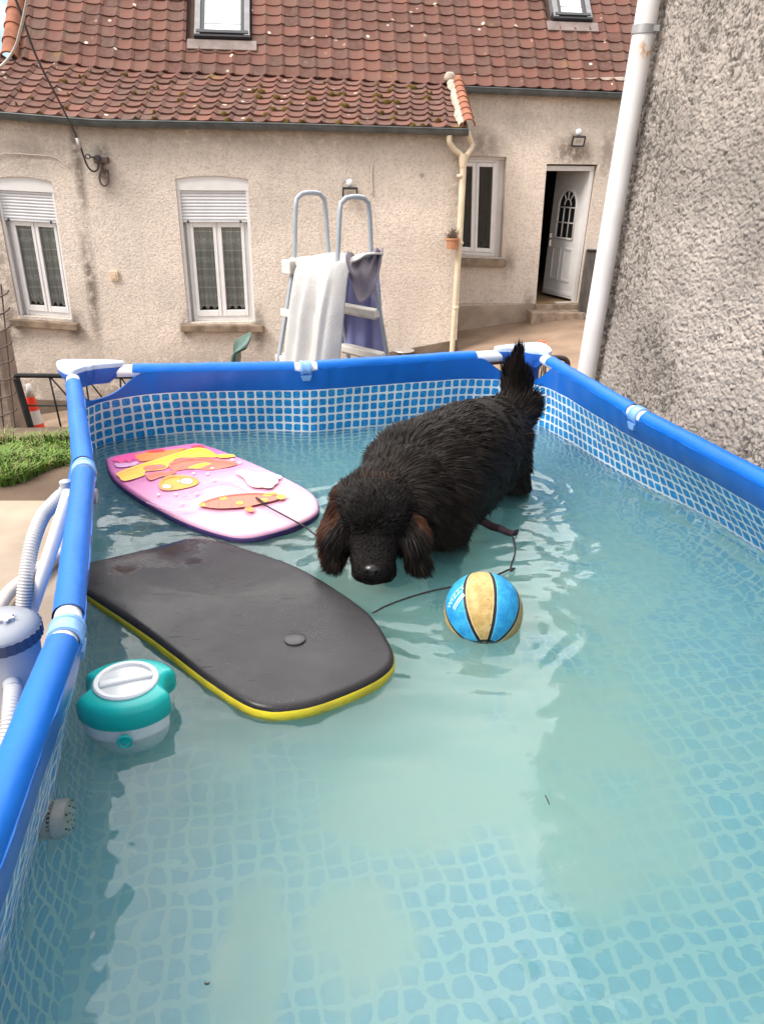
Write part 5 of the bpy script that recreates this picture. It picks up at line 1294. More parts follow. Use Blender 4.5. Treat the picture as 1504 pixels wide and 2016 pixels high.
mb = MB().grid(np.array([[CP(-.18+.42*t, b*.21, .42+.012*math.cos(t*5)-.012*(1-b*b)) for b in np.linspace(-1, 1, 9)] for t in np.linspace(0, 1, 10)])); mb.build('seat', m_green, chair, smooth=True, solid=.02)
for a, b in ((.22, -.2), (.22, .2), (-.2, -.2), (-.2, .2)):
    mb = MB(); mb.tube([CP(a, b, .42), CP(a*1.15, b*1.12, 0)], [.028, .02], 10); mb.build('leg', m_green, chair, smooth=True)

def floodlight(W, u, v, o0, label):
    c = W.px(u, v, .10); P = W.pt(c[0], c[1], .10); ax = np.array([W.d, W.n, [0, 0, 1]])
    tl = R(22); nn = W.n*math.cos(tl)-np.array([0, 0, 1])*math.sin(tl); uu = np.cross(nn, W.d); uu = uu if uu[2] > 0 else -uu; A = np.array([W.d, nn, uu])
    t = thing('wall_floodlight', W.pt(c[0], c[1], 0), label, "floodlight", "floodlights with motion sensors on the house wall")
    mb = MB(); wd, hh_ = .175, .125
    for q, sz in (((-wd/2, 0), (.018, .035, hh_)), ((wd/2, 0), (.018, .035, hh_)), ((0, -hh_/2), (wd+.018, .035, .018)), ((0, hh_/2), (wd+.018, .035, .018))): mb.box(P+A[0]*q[0]+A[2]*q[1], sz, A)
    mb.box(P-A[1]*.025, (wd*.8, .03, hh_*.8), A); mb.tube([P-A[1]*.03, W.pt(c[0], c[1]+.02, .0)], .018, 8); mb.build('housing', m_dark, t, bevel=.003)
    mb = MB(); mb.box(P+A[1]*.004, (wd-.016, .006, hh_-.016), A); mb.build('lens', MATS.get('flood_lens') or M('flood_lens', (.62, .60, .56), .15, .6), t)
    mb = MB(); mb.box(P+A[1]*.0085, (.085, .004, .05), A); mb.build('lamp_panel', MATS.get('flood_led') or M('flood_led', (.42, .40, .36), .3, .5), t)
    mb = MB(); mb.lathe([(.012, -.05), (.03, -.035), (.046, 0), (.040, .028), (.02, .044), (.002, .047)], P+np.array([0, 0, hh_/2+.055])-W.n*.03, 20); mb.build('motion_sensor', m_white, t, smooth=True)
floodlight(WE, 689, 380, 0, "small floodlight with a white sensor ball, on the wall above the ladder")
floodlight(WM, 1138, 278, 0, "small floodlight with a white sensor ball, above the open front door")
# terracotta pot hooked on the cream pipe
m_ter = M('terracotta', (.44, .21, .12), .85, .2, var=.2, vscale=20); m_dry = M('dry_plant', (.14, .10, .07), .9, .1, var=.4, vscale=40)
pc_ = EP(890, 480, .17); pot = thing('flower_pot', pc_-[0, 0, .06], "terracotta wall pot with a dried plant, hooked on the cream drainpipe", "flower pot")
mb = MB(); mb.lathe([(.065, -.065), (.082, .045), (.092, .05), (.092, .072), (.080, .074), (.078, .05)], pc_, 24); mb.build('pot', m_ter, pot, smooth=True, auto=40)
mb = MB(); mb.lathe([(.078, .05), (.04, .058), (.001, .06)], pc_, 16, cap=False)
for i in range(70):
    a = RNG.uniform(0, 6.28); r = RNG.uniform(0, .06); h = RNG.uniform(.05, .17); q = pc_+[r*math.cos(a), r*math.sin(a), .05]
    mb.tube([q, q+[r*.3*math.cos(a)+RNG.normal(0, .02), r*.3*math.sin(a), h*.6], q+[r*.8*math.cos(a)+RNG.normal(0, .03), r*.6*math.sin(a)+RNG.normal(0, .02), h]], [.004, .0035, .001], 4)
mb.build('dried_plant', m_dry, pot, fixn=False)
# cable bracket with insulator and the overhead lines
brk = thing('cable_bracket', EP(203, 312, 0), "rusty bracket with an eye hook and dark cable loop on the wall", "bracket")
m_rustm = M('weathered_iron', (.12, .09, .075), .8, .3, .3, var=.3, vscale=30)
c0 = E(200, 315, .05); mb = MB(); AXW = np.array([WE.d, WE.n, [0, 0, 1]]); mb.box(WE.pt(c0[0], c0[1], .05), (.17, .10, .075), AXW); mb.build('block', m_rustm, brk, bevel=.01)
mb = MB(); mb.box(EP(193, 311, .10), (.05, .06, .06), AXW); mb.tube([EP(191, 310, .10), EP(178, 309, .10)], .010, 8); rc_ = EP(173.5, 308, .10); mb.tube([rc_+WE.d*.026*math.cos(t)+np.array([0, 0, .026*math.sin(t)]) for t in np.linspace(0, 6.28, 15)], .008, 6, False); mb.build('eye_hook', m_dark, brk, smooth=True, auto=40)
mb = MB(); mb.tube(spline([EP(203, 330, .06), EP(197, 345, .05), EP(198, 358, .05), EP(206, 366, .05), EP(214, 358, .05), EP(213, 335, .04)], 6), .012, 6); mb.build('conduit_loop', m_rustm, brk, smooth=True)
m_cab = M('black_cable', (.02, .02, .022), .5, .4); m_cabw = M('pale_cable', (.55, .50, .48), .5, .4)
def far_(u, v, y): return Py(u, v, y)
o = MB().tube(spline([far_(-20, -90, 6.0), far_(32, 0, 7.0), far_(72, 110, 8.2), far_(120, 205, 9.3), far_(150, 266, 10.1), EP(163, 300, .25), EP(172, 325, .12), EP(183, 337, .10), EP(192, 334, .09), EP(195, 322, .08)], 10), .011, 6).build('overhead_cable', m_cab, smooth=True, fixn=False); tag(o, "black overhead cable sagging across the roof to the wall bracket", "cable", "overhead cables")
MB().tube([EP(152, 272, .30), EP(158, 292, .27)], .017, 6).build('cable_sleeve', m_cabw, o, smooth=True)
o = MB().tube(spline([far_(66, -70, 6.0), far_(54, 0, 6.4), far_(42, 55, 6.8), far_(28, 98, 7.1), far_(0, 132, 7.5), far_(-60, 165, 8.0)], 10), .011, 6).build('overhead_cable', m_cabw, smooth=True, fixn=False); tag(o, "pale cable curving down over the roof's gable edge", "cable", "overhead cables")
# traffic cone behind the gate
m_red = M('cone_red', (.78, .05, .02), .5, .4, var=.1, vscale=10); m_cw = M('cone_white', (.62, .58, .55), .5, .3)
cy0 = 8.4; ct = Py(46, 756, cy0); cb = Py(70, 812, cy0); zb = cb[2]; hh_ = ct[2]-zb+.03; cxx = (Py(64, 800, cy0))[0]
gz_ = float(smoothz(cxx, cy0))+.02
ccx = thing('traffic_cone', (cxx, cy0, gz_), "red and white traffic cone stacked behind the iron gate", "traffic cone")
zb = gz_; hh_ = max(.35, ct[2]-gz_)
mb = MB(); mb.lathe([(.13, .02), (.118, .06), (.088, .25*hh_)], (cxx, cy0, zb), 24, 0, cap=False)
def cr_(t): return .125*(1-t)+.025*t
mb = MB()
for a, b, mi in ((.04, .36, 0), (.36, .58, 1), (.58, .80, 0), (.80, 1.0, 1)): mb.lathe([(cr_(a), a*hh_), (cr_(b), b*hh_)], (cxx, cy0, zb), 24, mi, cap=(b == 1))
mb.build('cone_body', [m_red, m_cw], ccx, smooth=True, fixn=False)
mb = MB()
for i in range(3): mb.box((cxx, cy0, zb+.012+i*.04), (.34-.01*i, .34-.01*i, .025))
mb.build('base', m_red, ccx, bevel=.008)
# low iron gate, wire mesh panel, stone pier
m_iron = M('black_iron', (.022, .024, .024), .6, .4, .3, var=.4, vscale=20)
gy = 7.3
gate = thing('iron_gate', Py(60, 850, gy), "low black iron gate panel left of the pool, in front of the cone", "gate")
mb = MB(); A0, B0 = Py(28, 739, gy), Py(330, 742, gy+.45); A1, B1 = Py(70, 846, gy), Py(330, 842, gy+.45)
mb.tube([A0, B0], .024, 8); mb.tube([A1, B1], .024, 8); mb.tube([Py(33, 745, gy), Py(64, 850, gy)], .034, 8); mb.tube([B0, B1], .03, 8); mb.build('gate_frame', m_iron, gate, smooth=True, auto=40)
mb = MB()
for t in (.22, .45, .68, .9):
    p, q = A0*(1-t)+B0*t, A1*(1-t+.03)+B1*(t-.03); mb.tube([p, q], .009, 6); mb.tube([p, p+(q-p)*.52+(B0-A0)*.12], .008, 6)
mb.tube([A0+(A1-A0)*.55, B0+(B1-B0)*.55], .009, 6); mb.build('gate_bars', m_iron, gate, smooth=True)
mesh_ = thing('wire_fence', Py(0, 850, 7.0), "rusty wire mesh fence panel in front of the stone pier", "fence")
mb = MB(); fy = 7.0
for u0, u1 in ((-60, -38), (-40, -14), (-18, 10), (3, 32)): mb.tube([Py(u0, 560, fy), Py(u1, 862, fy)], .0075, 5)
for i, v in enumerate(np.linspace(585, 850, 9)): mb.tube(spline([Py(-70, v+10, fy), Py(-20, v+6+4*math.sin(i), fy-.02), Py(12+i*2, v-6, fy), Py(18+i*2.4, v-14, fy+.01)], 5), .0075, 5)
mb.build('wire_mesh', m_rustm, mesh_, fixn=False)
m_stone = M('stone_pier', (.30, .23, .18), .95, .15, col2=(.20, .15, .12), vscale=5, bump=.5, bscale=7, bdist=.05); m_ochre = M('ochre_brick', (.50, .32, .12), .9, .2, var=.2, vscale=6, bump=.3, bscale=50, bdist=.006)
pier = thing('stone_pier', Py(-20, 850, 7.6), "weathered stone pier with ochre bricks, at the photo's edge behind the mesh", "pier")
p1 = Py(27, 700, 7.6); zt = Py(20, 652, 7.6)[2]; mb = MB(); mb.box((p1[0]-.62, 7.75, (zt-1.6)/2), (1.0, .3, zt+1.6)); mb.build('pier_body', m_stone, pier, bevel=.03)
mb = MB(); zt2 = Py(12, 600, 7.6)[2]; mb.box((p1[0]-.72, 7.75, (zt+zt2)/2+.002), (.98, .26, zt2-zt)); mb.build('brick_cap', m_ochre, pier, bevel=.01)
# grass
gm = M('grass_blade', (.07, .14, .02), .6, .3, attr='tint')
mb = MB(); V = []; Fc = []; col = []; nb2 = 19000
bx_, by_ = RNG.uniform(-3.1, -1.35, nb2), RNG.uniform(4.05, 4.95, nb2)
edge_ok = by_ > 4.28+.34*fbm(bx_*2.2, by_*0, o=3, seed=77)+.0
dens = fbm(bx_*2.5, by_*2.5, o=3, seed=71)
for i in range(nb2):
    if not edge_ok[i] or dens[i] < -.85+.55*RNG.random(): continue
    x, y = bx_[i], by_[i]; z = float(smoothz(x, y)); tuft = .5+.5*(dens[i]+.6); h = RNG.uniform(.05, .15)*max(.4, tuft)*(1.5 if y > 4.9 and x > -2.6 else 1); a = RNG.uniform(0, 6.28); bd_ = np.array([math.cos(a), math.sin(a), 0]); ln3 = h*RNG.uniform(.3, 1.1); wv_ = np.array([-bd_[1], bd_[0], 0])*RNG.uniform(.003, .006)
    p = np.array([x, y, z]); m1 = p+bd_*ln3*.35+[0, 0, h*.65]; m2 = p+bd_*ln3+[0, 0, h*.85]
    n0 = len(V); V += [p-wv_, p+wv_, m1+wv_*.8, m1-wv_*.8, m2]; Fc += [(n0, n0+1, n0+2, n0+3), (n0+3, n0+2, n0+4)]
    g_ = RNG.random(); base = np.array([.13, .22, .03])*(.5+.8*g_) if g_ < .86 else np.array([.24, .21, .08]); col += [base]*5
mb.add(V, Fc); go = mb.build('grass', gm, None, fixn=False); at = go.data.color_attributes.new('tint', 'FLOAT_COLOR', 'POINT'); at.data.foreach_set('color', np.concatenate([np.array(col), np.ones((len(col), 1))], 1).astype(np.float32).ravel()); go['kind'] = 'stuff'
# orange flowers, black metal chair-back at the far right corner, dark panel by the door, lid on the plinth
m_or = M('orange_petal', (.70, .17, .08), .6, .3, var=.25, vscale=40)
fo = Pz(1057, 690, .0); fo = Py(1057, 684, 6.4); fz = float(smoothz(fo[0], 6.4)); fl_t = thing('potted_flowers', (fo[0], 6.4, fz+.018), "small clump of orange flowers just beyond the pool corner", "flowers")
mb = MB(); mb.lathe([(.07, 0), (.10, .16), (.105, .18), (.09, .18)], (fo[0], 6.4, fz+.018), 16); mb.build('pot', m_ter, fl_t, smooth=True, auto=40)
mb = MB(); zc_ = max(fo[2], fz+.25)
for i in range(26):
    q = np.array([fo[0]+RNG.normal(0, .045), 6.4+RNG.normal(0, .04), zc_+RNG.normal(0, .022)]); mb.lathe([(.002, -.012), (.016, -.004), (.018, .004), (.008, .014)], q, 6)
mb.build('flower_heads', m_or, fl_t, fixn=False)['kind'] = 'stuff'
mb = MB()
for i in range(14): mb.tube([(fo[0]+RNG.normal(0, .03), 6.4+RNG.normal(0, .03), fz+.17), (fo[0]+RNG.normal(0, .05), 6.4+RNG.normal(0, .04), zc_)], .004, 4)
mb.build('flower_stems', M('stem_green', (.05, .09, .02), .7, .3), fl_t, fixn=False)['kind'] = 'stuff'
yb = 5.0; m_bl = M('dark_brown_metal', (.03, .02, .017), .5, .4)
bk = thing('metal_bench', (Py(1040, 740, yb)[0], yb, -.0), "dark metal bench back just behind the pool corner", "bench")
def BP(u, v): return Py(u, v, yb)
mb = MB(); mb.tube(spline([BP(930, 716), BP(1010, 710), BP(1070, 705), BP(1100, 704), BP(1112, 707), BP(1117, 716), BP(1116, 740), BP(1116, 800)], 8), .017, 10)
mb.build('back_frame', m_bl, bk, smooth=True)
for u in (938, 964, 1000, 1050, 1072, 1092):
    mb = MB(); mb.tube([BP(u, 712), BP(u-1, 800)], .011, 8); mb.build('back_bar', m_bl, bk, smooth=True)
b0, b1 = BP(930, 800), BP(1116, 800); mb = MB(); mb.box((b0+b1)/2+np.array([0, -.2, -.0]), (b1[0]-b0[0], .42, .03)); mb.build('seat', m_bl, bk, bevel=.006)
for x in (b0[0]+.02, b1[0]-.02):
    for y in (yb-.38, yb): mb = MB(); mb.tube([(x, y, b0[2]), (x, y, .004)], .015, 8); mb.build('leg', m_bl, bk, smooth=True)
m_pan = M('charred_panel', (.05, .042, .038), .7, .3, col2=(.11, .095, .085), vscale=12, stretch=(1, 1, .2), bump=.7, bscale=22, bdist=.015)
pn = thing('leaning_panel', WM.pt(*Mx(1145, 612, .1), .1), "tall dark wooden panel leaning against the wall right of the door", "panel")
q = [Mx(1154, 492, .12), Mx(1190, 494, .12), Mx(1160, 618, .25), Mx(1136, 610, .25)]; mb = MB()
mb.hexa([WM.pt(*q[3], .25), WM.pt(*q[2], .25), WM.pt(*q[1], .10), WM.pt(*q[0], .10)]+[WM.pt(*q[3], .29), WM.pt(*q[2], .29), WM.pt(*q[1], .14), WM.pt(*q[0], .14)]); mb.build('board', m_pan, pn, bevel=.006)
mb = MB(); mb.tube([WM.pt(*q[0], .15), WM.pt(*q[1], .15)], .018, 6); mb.build('top_rail', m_iron, pn, smooth=True)
ld_ = Py(795, 690, 10.2); lg = float(smoothz(ld_[0], 10.2)); mb = MB(); lp_ = E(795, 690, .12); P = WE.pt(lp_[0], lp_[1], .12)
mb.lathe([(.14, -.008), (.15, 0), (.145, .008), (.12, .004), (.001, .004)], P+[0, 0, 0], 24); o = mb.build('tin_lid', M('tin_lid_metal', (.5, .46, .42), .35, .5, .5), None, smooth=True, auto=40)
mb = MB(); mb.tube([(P[0], P[1], P[2]-.008), (P[0], P[1], float(smoothz(P[0], P[1])))], .03, 8); mb.build('stand', m_pl, o, smooth=True, auto=40); tag(o, "round pale tin lid at the foot of the wall, beside the cream drainpipe", "lid")

# bits floating on the water
m_twig = M('wet_twig', (.05, .04, .03), .7, .3)
tg_ = MB().tube([Pz(1073, 1566, WATER+.002), Pz(1077, 1574, WATER+.004), Pz(1081, 1584, WATER+.002)], .0012, 5).build('twig', m_twig, None); tag(tg_, "thin bent twig floating on the cloudy water", "twig")
bug = thing('insect', Pz(408, 1937, WATER+.002), "tiny black insect floating on the water at the near end", "insect")
q = Pz(408, 1937, WATER+.003); mb = MB(); mb.lathe([(.0005, -.004), (.002, -.002), (.0022, .001), (.0006, .004)], q, 8, ax=np.array([[0, 1, 0], [0, 0, 1], [1, 0, 0]])); mb.build('body', m_blk, bug, smooth=True)
for sgn in (-1, 1): MB().poly([q+[0, 0, .001], q+[.004*sgn, .003, .002], q+[.005*sgn, -.001, .002], q+[.001, -.002, .001]]).build('wing', m_twig, bug)
# ================================================================== the dog: a black Newfoundland-type dog standing in the water
import time as _t
def capsule_cloud(parts):
    bm = bmesh.new()
    for p0, r0, p1, r1, sc in parts:
        p0, p1 = np.array(p0, float), np.array(p1, float); n = max(2, int(np.linalg.norm(p1-p0)/(min(r0, r1)*.35))+1)
        for t in np.linspace(0, 1, n):
            r = r0*(1-t)+r1*t; c = p0*(1-t)+p1*t
            bmesh.ops.create_icosphere(bm, subdivisions=3, radius=1, matrix=Matrix.Translation(c) @ Matrix.Diagonal((*(r*np.array(sc)), 1)))
    me = bpy.data.meshes.new('tmp'); bm.to_mesh(me); bm.free()
    o = bpy.data.objects.new('tmp', me); C.objects.link(o)
    md = o.modifiers.new('r', 'REMESH'); md.mode = 'VOXEL'; md.voxel_size = .0095
    sm = o.modifiers.new('s', 'SMOOTH'); sm.factor = .5; sm.iterations = 8
    bpy.context.view_layer.update()
    m2 = bpy.data.meshes.new_from_object(o.evaluated_get(bpy.context.evaluated_depsgraph_get()))
    bpy.data.objects.remove(o); return m2
LAT = np.array([.82, -.57, 0]); AXD = np.array([.57, .82, 0])
S1 = (1, 1, 1)
rump, mid, chest = np.array([.46, 3.20, .665]), np.array([.315, 2.93, .685]), np.array([.15, 2.68, .665])
skull = np.array([-.022, 2.42, .695]); muz0, muz1 = np.array([-.022, 2.345, .605]), np.array([-.028, 2.285, .535])
P_ = [(rump, .185, mid, .20, (1, 1, 1.12)), (mid, .20, chest, .222, (1, 1, 1.12)), (chest, .20, [.07, 2.53, .70], .165, S1), ([.07, 2.53, .70], .155, skull, .12, S1),
      (skull, .130, skull+[0, -.02, .005], .126, (1.1, 1, .98)), (skull+[0, -.05, -.04], .085, muz0, .082, (1.05, 1, 1)), (muz0, .080, muz1, .066, (1.10, 1, .92)),
      (muz1+[.040, .012, -.020], .043, muz1+[.044, .03, -.030], .038, (1, 1, 1.1)), (muz1+[-.034, .012, -.022], .040, muz1+[-.036, .03, -.030], .036, (1, 1, 1.1)),
      (skull+[-.075, .01, .01], .085, [-.142, 2.385, .62], .070, (.8, .95, 1)), ([-.142, 2.385, .62], .070, [-.166, 2.355, .535], .036, (.75, .85, 1)),
      (skull+[.075, .01, .01], .085, [.100, 2.38, .62], .070, (.8, .95, 1)), ([.100, 2.38, .62], .070, [.128, 2.35, .525], .036, (.75, .85, 1)),
      (skull+[0, .01, .0], .122, skull+[.02, .05, .0], .120, (1.12, 1, .98)),
      (rump+LAT*.05, .14, [.55, 3.17, .38], .095, S1), ([.55, 3.17, .38], .08, [.60, 3.28, .20], .045, S1), ([.60, 3.28, .20], .043, [.585, 3.23, .07], .040, S1), ([.585, 3.22, .06], .045, [.57, 3.16, .055], .042, (1, 1, .7)),
      (rump-LAT*.10, .13, [.42, 3.28, .38], .09, S1), ([.42, 3.28, .38], .08, [.47, 3.38, .20], .045, S1), ([.47, 3.38, .20], .043, [.455, 3.33, .07], .040, S1), ([.455, 3.32, .06], .045, [.44, 3.27, .055], .042, (1, 1, .7)),
      (chest+LAT*.09, .11, [.235, 2.62, .34], .070, S1), ([.235, 2.62, .34], .065, [.24, 2.60, .08], .045, S1), ([.24, 2.595, .06], .048, [.225, 2.54, .055], .042, (1, 1, .7)),
      (chest-LAT*.12, .10, [.075, 2.73, .34], .070, S1), ([.075, 2.73, .34], .065, [.07, 2.71, .08], .045, S1), ([.07, 2.70, .06], .048, [.055, 2.65, .055], .042, (1, 1, .7)),
      (rump+AXD*.10+[0, 0, .03], .12, [.575, 3.38, .73], .09, S1), ([.575, 3.38, .73], .09, [.622, 3.44, .745], .085, S1), ([.622, 3.44, .745], .08, [.612, 3.46, .82], .062, S1), ([.612, 3.46, .82], .058, [.600, 3.45, .93], .038, S1), ([.600, 3.45, .93], .036, [.602, 3.44, 1.005], .018, S1)]
dog = thing('dog', (.3, 2.85, .03), "large shaggy black dog with brown-tinged ears standing in the pool", "dog")
bm_ = capsule_cloud(P_)
nv_ = len(bm_.vertices); co_ = np.zeros(nv_*3); bm_.vertices.foreach_get('co', co_); co_ = co_.reshape(-1, 3)
no_ = np.zeros(nv_*3); bm_.vertices.foreach_get('normal', no_); no_ = no_.reshape(-1, 3)
bm_.calc_loop_triangles(); tri = np.zeros(len(bm_.loop_triangles)*3, np.int32); bm_.loop_triangles.foreach_get('vertices', tri); tri = tri.reshape(-1, 3)
bone_a = np.array([p[0] for p in P_], float); bone_b = np.array([p[2] for p in P_], float); bone_r = np.array([(p[1]+p[3])/2 for p in P_])
m_skin = M('dog_undercoat', (.010, .008, .007), .8, .2); m_skin2 = m_skin
bm_.materials.append(m_skin); bm_.polygons.foreach_set('use_smooth', [True]*len(bm_.polygons))
bw = wloc(dog); bm_.vertices.foreach_set('co', (co_-bw).ravel()); bm_.update(); body = bpy.data.objects.new('body', bm_); bm_.name = 'body'; C.objects.link(body); body.parent = dog
# --- coat: tapering locks combed along the body
def seg_d(p, a, b):
    ab = b-a; t = np.clip(((p-a)@ab)/(ab@ab+1e-9), 0, 1); q = a+t[:, None]*ab; return np.linalg.norm(p-q, axis=1)
def coat(N, seed):
    rg = np.random.default_rng(seed)
    a, b, c = co_[tri[:, 0]], co_[tri[:, 1]], co_[tri[:, 2]]; area = np.linalg.norm(np.cross(b-a, c-a), axis=1)
    cen = (a+b+c)/3; wgt = area.copy(); wgt[cen[:, 2] < .36] *= .15
    hd = np.linalg.norm(cen-skull, axis=1) < .30; wgt[hd] *= 1.7
    wgt[cen[:, 2] > .74] *= 1.35
    idx = rg.choice(len(tri), N, p=wgt/wgt.sum()); u, v = rg.random(N), rg.random(N); fl = u+v > 1; u[fl], v[fl] = 1-u[fl], 1-v[fl]
    p = a[idx]+(b-a)[idx]*u[:, None]+(c-a)[idx]*v[:, None]
    nr_ = no_[tri[idx, 0]]*(1-u-v)[:, None]+no_[tri[idx, 1]]*u[:, None]+no_[tri[idx, 2]]*v[:, None]; nr_ /= np.linalg.norm(nr_, axis=1)[:, None]
    D = np.stack([seg_d(p, bone_a[i], bone_b[i])-bone_r[i] for i in range(len(P_))], 1); nb = D.argmin(1)
    body_i = {0, 1, 2, 3}; head_i = {4, 13}; muz_i = {5, 6, 7, 8}; ear_i = {9, 10, 11, 12}; tail_i = {28, 29, 30, 31, 32}
    fl_ = np.zeros((N, 3)); ln_ = np.zeros(N); lift = np.zeros(N); grav = np.zeros(N); wd = np.zeros(N); kind = np.zeros(N, int)
    for i in range(N) if False else []: pass
    isb = np.isin(nb, list(body_i)); ish = np.isin(nb, list(head_i)); ism = np.isin(nb, list(muz_i)); ise = np.isin(nb, list(ear_i)); ist = np.isin(nb, list(tail_i)); isl = ~(isb | ish | ism | ise | ist)
    side = np.sign((p-mid)@LAT)
    fl_[isb] = AXD*.9+np.array([0, 0, -.35]); ln_[isb] = .072; lift[isb] = .10; grav[isb] = .55
    low = isb & (nr_[:, 2] < .1); ln_[low] = .078; grav[low] = .9
    neck = isb & (np.linalg.norm(p-np.array([.05, 2.52, .70]), axis=1) < .24); ln_[neck] = .075; lift[neck] = .14
    # on the head the hair runs back from the brow and out to the sides
    rel = p-(muz0+np.array([0, 0, .06])); rel[:, 1] *= 1; fl_[ish] = rel[ish]+np.array([0, .10, .0]); ln_[ish] = .056; lift[ish] = .26; grav[ish] = .35
    brow = ish & (p[:, 1] < 2.375); ln_[brow] = .020; lift[brow] = .16
    fl_[ism] = np.array([0, .75, .45])+np.sign(p[ism][:, :1]+.015)*np.array([.25, 0, 0]); ln_[ism] = .0075; lift[ism] = .12; grav[ism] = .2
    ln_[ism & (p[:, 1] > 2.34)] = .02
    fl_[ise] = np.stack([np.sign(p[ise][:, 0])*.55, 0*p[ise][:, 0]+.1, -1+0*p[ise][:, 0]], 1); ln_[ise] = .060; lift[ise] = .34; grav[ise] = .9
    up_t = ist; fl_[up_t] = (bone_b-bone_a)[nb[up_t]]/np.linalg.norm((bone_b-bone_a)[nb[up_t]], axis=1)[:, None]; ln_[ist] = .085; lift[ist] = .30; grav[ist] = .12
    tip = ist & (p[:, 2] > .9); ln_[tip] = .055; lift[tip] = .22
    fl_[isl] = np.array([.25, .45, -1]); ln_[isl] = .065; lift[isl] = .22; grav[isl] = .8
    fl_ /= np.linalg.norm(fl_, axis=1)[:, None]+1e-9
    tan = fl_-nr_*np.sum(fl_*nr_, 1)[:, None]; tl = np.linalg.norm(tan, axis=1); bad = tl < .05; tan[bad] = [0, 0, -1]; tan /= np.linalg.norm(tan, axis=1)[:, None]
    # clumps: locks share a swirl
    q = p*26; cl = np.stack([vnoise(q[:, 0], q[:, 1], q[:, 2], 61), vnoise(q[:, 0], q[:, 1], q[:, 2], 62), vnoise(q[:, 0], q[:, 1], q[:, 2], 63)], 1)
    q2 = p*7; cl2 = np.stack([vnoise(q2[:, 0], q2[:, 1], q2[:, 2], 64), vnoise(q2[:, 0], q2[:, 1], q2[:, 2], 65), vnoise(q2[:, 0], q2[:, 1], q2[:, 2], 66)], 1)
    ln_ *= rg.uniform(.6, 1.25, N)*(1+.35*vnoise(q[:, 0]*.6, q[:, 1]*.6, q[:, 2]*.6, 67))
    d = tan*(1-lift)[:, None]+nr_*lift[:, None]+cl*.19+cl2*.24+rg.normal(0, .07, (N, 3))
    d[ism] = tan[ism]*.85+nr_[ism]*.16+rg.normal(0, .06, (ism.sum(), 3))
    d /= np.linalg.norm(d, axis=1)[:, None]
    K = 4; pts = [p-nr_*.004]; cur = p.copy(); dd = d
    for s in range(1, K):
        cur = cur+dd*(ln_/(K-1))[:, None]; pts.append(cur.copy())
        dd = dd+np.array([0, 0, -1])*(grav*.42)[:, None]+tan*.16-nr_*(.14*lift)[:, None]; dd /= np.linalg.norm(dd, axis=1)[:, None]
    w0 = np.where(ism, .0016, np.where(ish | ise, .0015, .0018))*rg.uniform(.7, 1.4, N)
    sv = np.cross(d, nr_+rg.normal(0, .45, (N, 3))); sv /= np.linalg.norm(sv, axis=1)[:, None]+1e-9
    Wt = [1, .95, .65]; V = []
    for s in range(K-1): V += [pts[s]-sv*(w0*Wt[s])[:, None], pts[s]+sv*(w0*Wt[s])[:, None]]
    V.append(pts[-1]); V = np.stack(V, 1)            # (N,7,3)
    # colour of each lock
    base = np.array([.0125, .0095, .008])*(rg.uniform(.6, 1.5, N))[:, None]
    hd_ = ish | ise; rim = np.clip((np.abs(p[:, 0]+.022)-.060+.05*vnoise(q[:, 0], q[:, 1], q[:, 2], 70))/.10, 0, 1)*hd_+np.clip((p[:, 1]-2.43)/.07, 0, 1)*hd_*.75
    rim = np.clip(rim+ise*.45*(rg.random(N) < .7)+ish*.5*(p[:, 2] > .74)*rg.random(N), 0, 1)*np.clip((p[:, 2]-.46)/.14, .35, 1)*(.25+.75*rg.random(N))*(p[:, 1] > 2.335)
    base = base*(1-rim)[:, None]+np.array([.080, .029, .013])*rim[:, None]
    bd = isb | isl; warm = np.clip(vnoise(q2[:, 0]*.7, q2[:, 1]*.7, q2[:, 2]*.7, 68)+.1, 0, 1)*bd*rg.random(N)
    base = base*(1-warm*.7)[:, None]+np.array([.040, .023, .014])*(warm*.7)[:, None]
    face = ism | brow; base[face] = np.array([.007, .0055, .005])*rg.uniform(.7, 1.3, (face.sum(), 1))
    return V, base
N_ = 150000
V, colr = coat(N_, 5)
o7 = np.arange(N_)[:, None]*7
quads = np.concatenate([o7+np.array([0, 1, 3, 2]), o7+np.array([2, 3, 5, 4])]); tris_ = o7+np.array([4, 5, 6])
me = bpy.data.meshes.new('coat'); vv = (V.reshape(-1, 3)-bw)
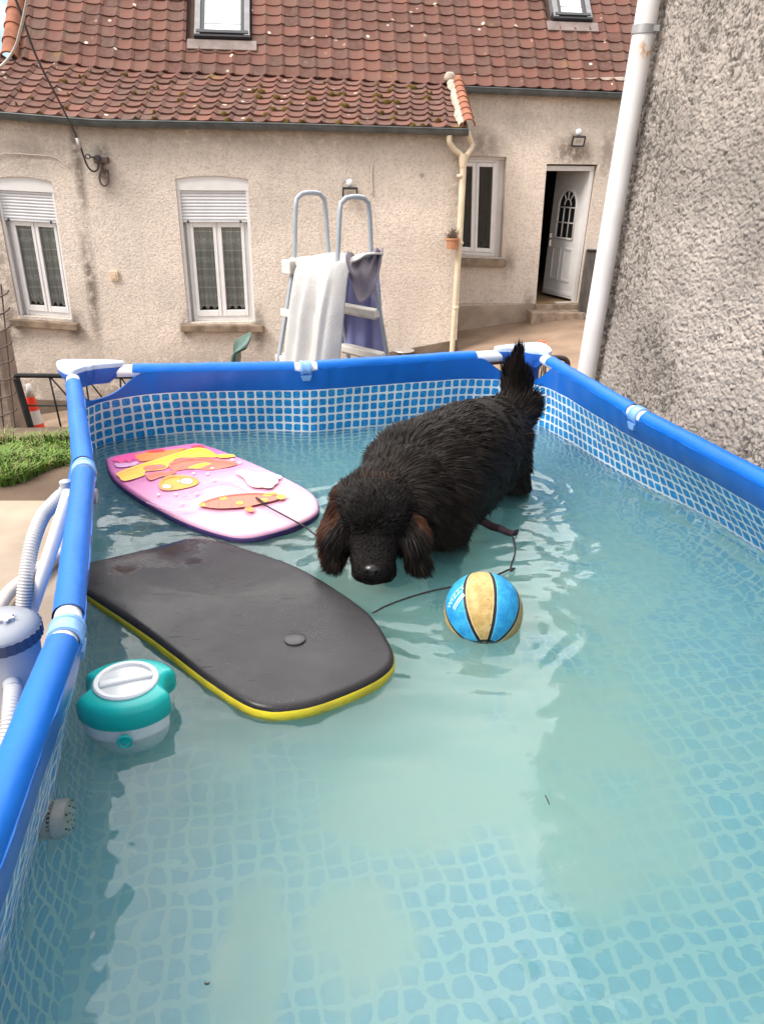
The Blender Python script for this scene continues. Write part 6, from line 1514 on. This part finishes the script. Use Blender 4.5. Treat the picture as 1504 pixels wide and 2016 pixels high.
nvt = len(vv); nq, ntri = len(quads), len(tris_)
me.vertices.add(nvt); me.vertices.foreach_set('co', vv.astype(np.float32).ravel())
lv_ = np.concatenate([quads.ravel(), tris_.ravel()]).astype(np.int32); me.loops.add(len(lv_)); me.loops.foreach_set('vertex_index', lv_)
me.polygons.add(nq+ntri); me.polygons.foreach_set('loop_start', np.concatenate([np.arange(nq)*4, nq*4+np.arange(ntri)*3]).astype(np.int32)); me.polygons.foreach_set('loop_total', np.concatenate([np.full(nq, 4), np.full(ntri, 3)]).astype(np.int32))
me.polygons.foreach_set('use_smooth', [True]*(nq+ntri)); me.update(calc_edges=True); me.validate()
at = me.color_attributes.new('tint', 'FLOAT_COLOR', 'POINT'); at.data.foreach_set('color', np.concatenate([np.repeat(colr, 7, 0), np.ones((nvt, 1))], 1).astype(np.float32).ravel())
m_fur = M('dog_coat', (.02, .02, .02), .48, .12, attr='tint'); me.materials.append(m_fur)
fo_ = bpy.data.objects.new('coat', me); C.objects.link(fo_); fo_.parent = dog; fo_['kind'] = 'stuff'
# nose and eyes
m_nose = M('wet_nose', (.012, .010, .010), .28, .5, bump=.3, bscale=220, bdist=.002)
nc_ = muz1+np.array([-.002, -.052, .018]); mb = MB(); G = []
for t in np.linspace(0, math.pi, 15):
    row = []
    for a in np.linspace(0, 2*math.pi, 25):
        x, y, z = math.sin(t)*math.cos(a), math.cos(t), math.sin(t)*math.sin(a)
        wq = 1.0+.18*z; row.append(nc_+np.array([.030*x*wq, -.020*y, .021*z-.004*abs(x)])+np.array([0, .010 if (abs(abs(x)-.48) < .17 and -.55 < z < .15 and y > .2) else 0, 0]))
    G.append(row)
mb.grid(np.array(G)); mb.build('nose', m_nose, dog, smooth=True)
m_eye = M('dog_eye', (.012, .006, .004), .06, .6, coat=1.)
for s in (-1, 1):
    ec = np.array([-.022+s*.060, 2.312, .668]); mb = MB(); mb.lathe([(.001, -.012), (.009, -.008), (.012, 0), (.009, .008), (.001, .012)], ec, 14); mb.build('eye', m_eye, dog, smooth=True)
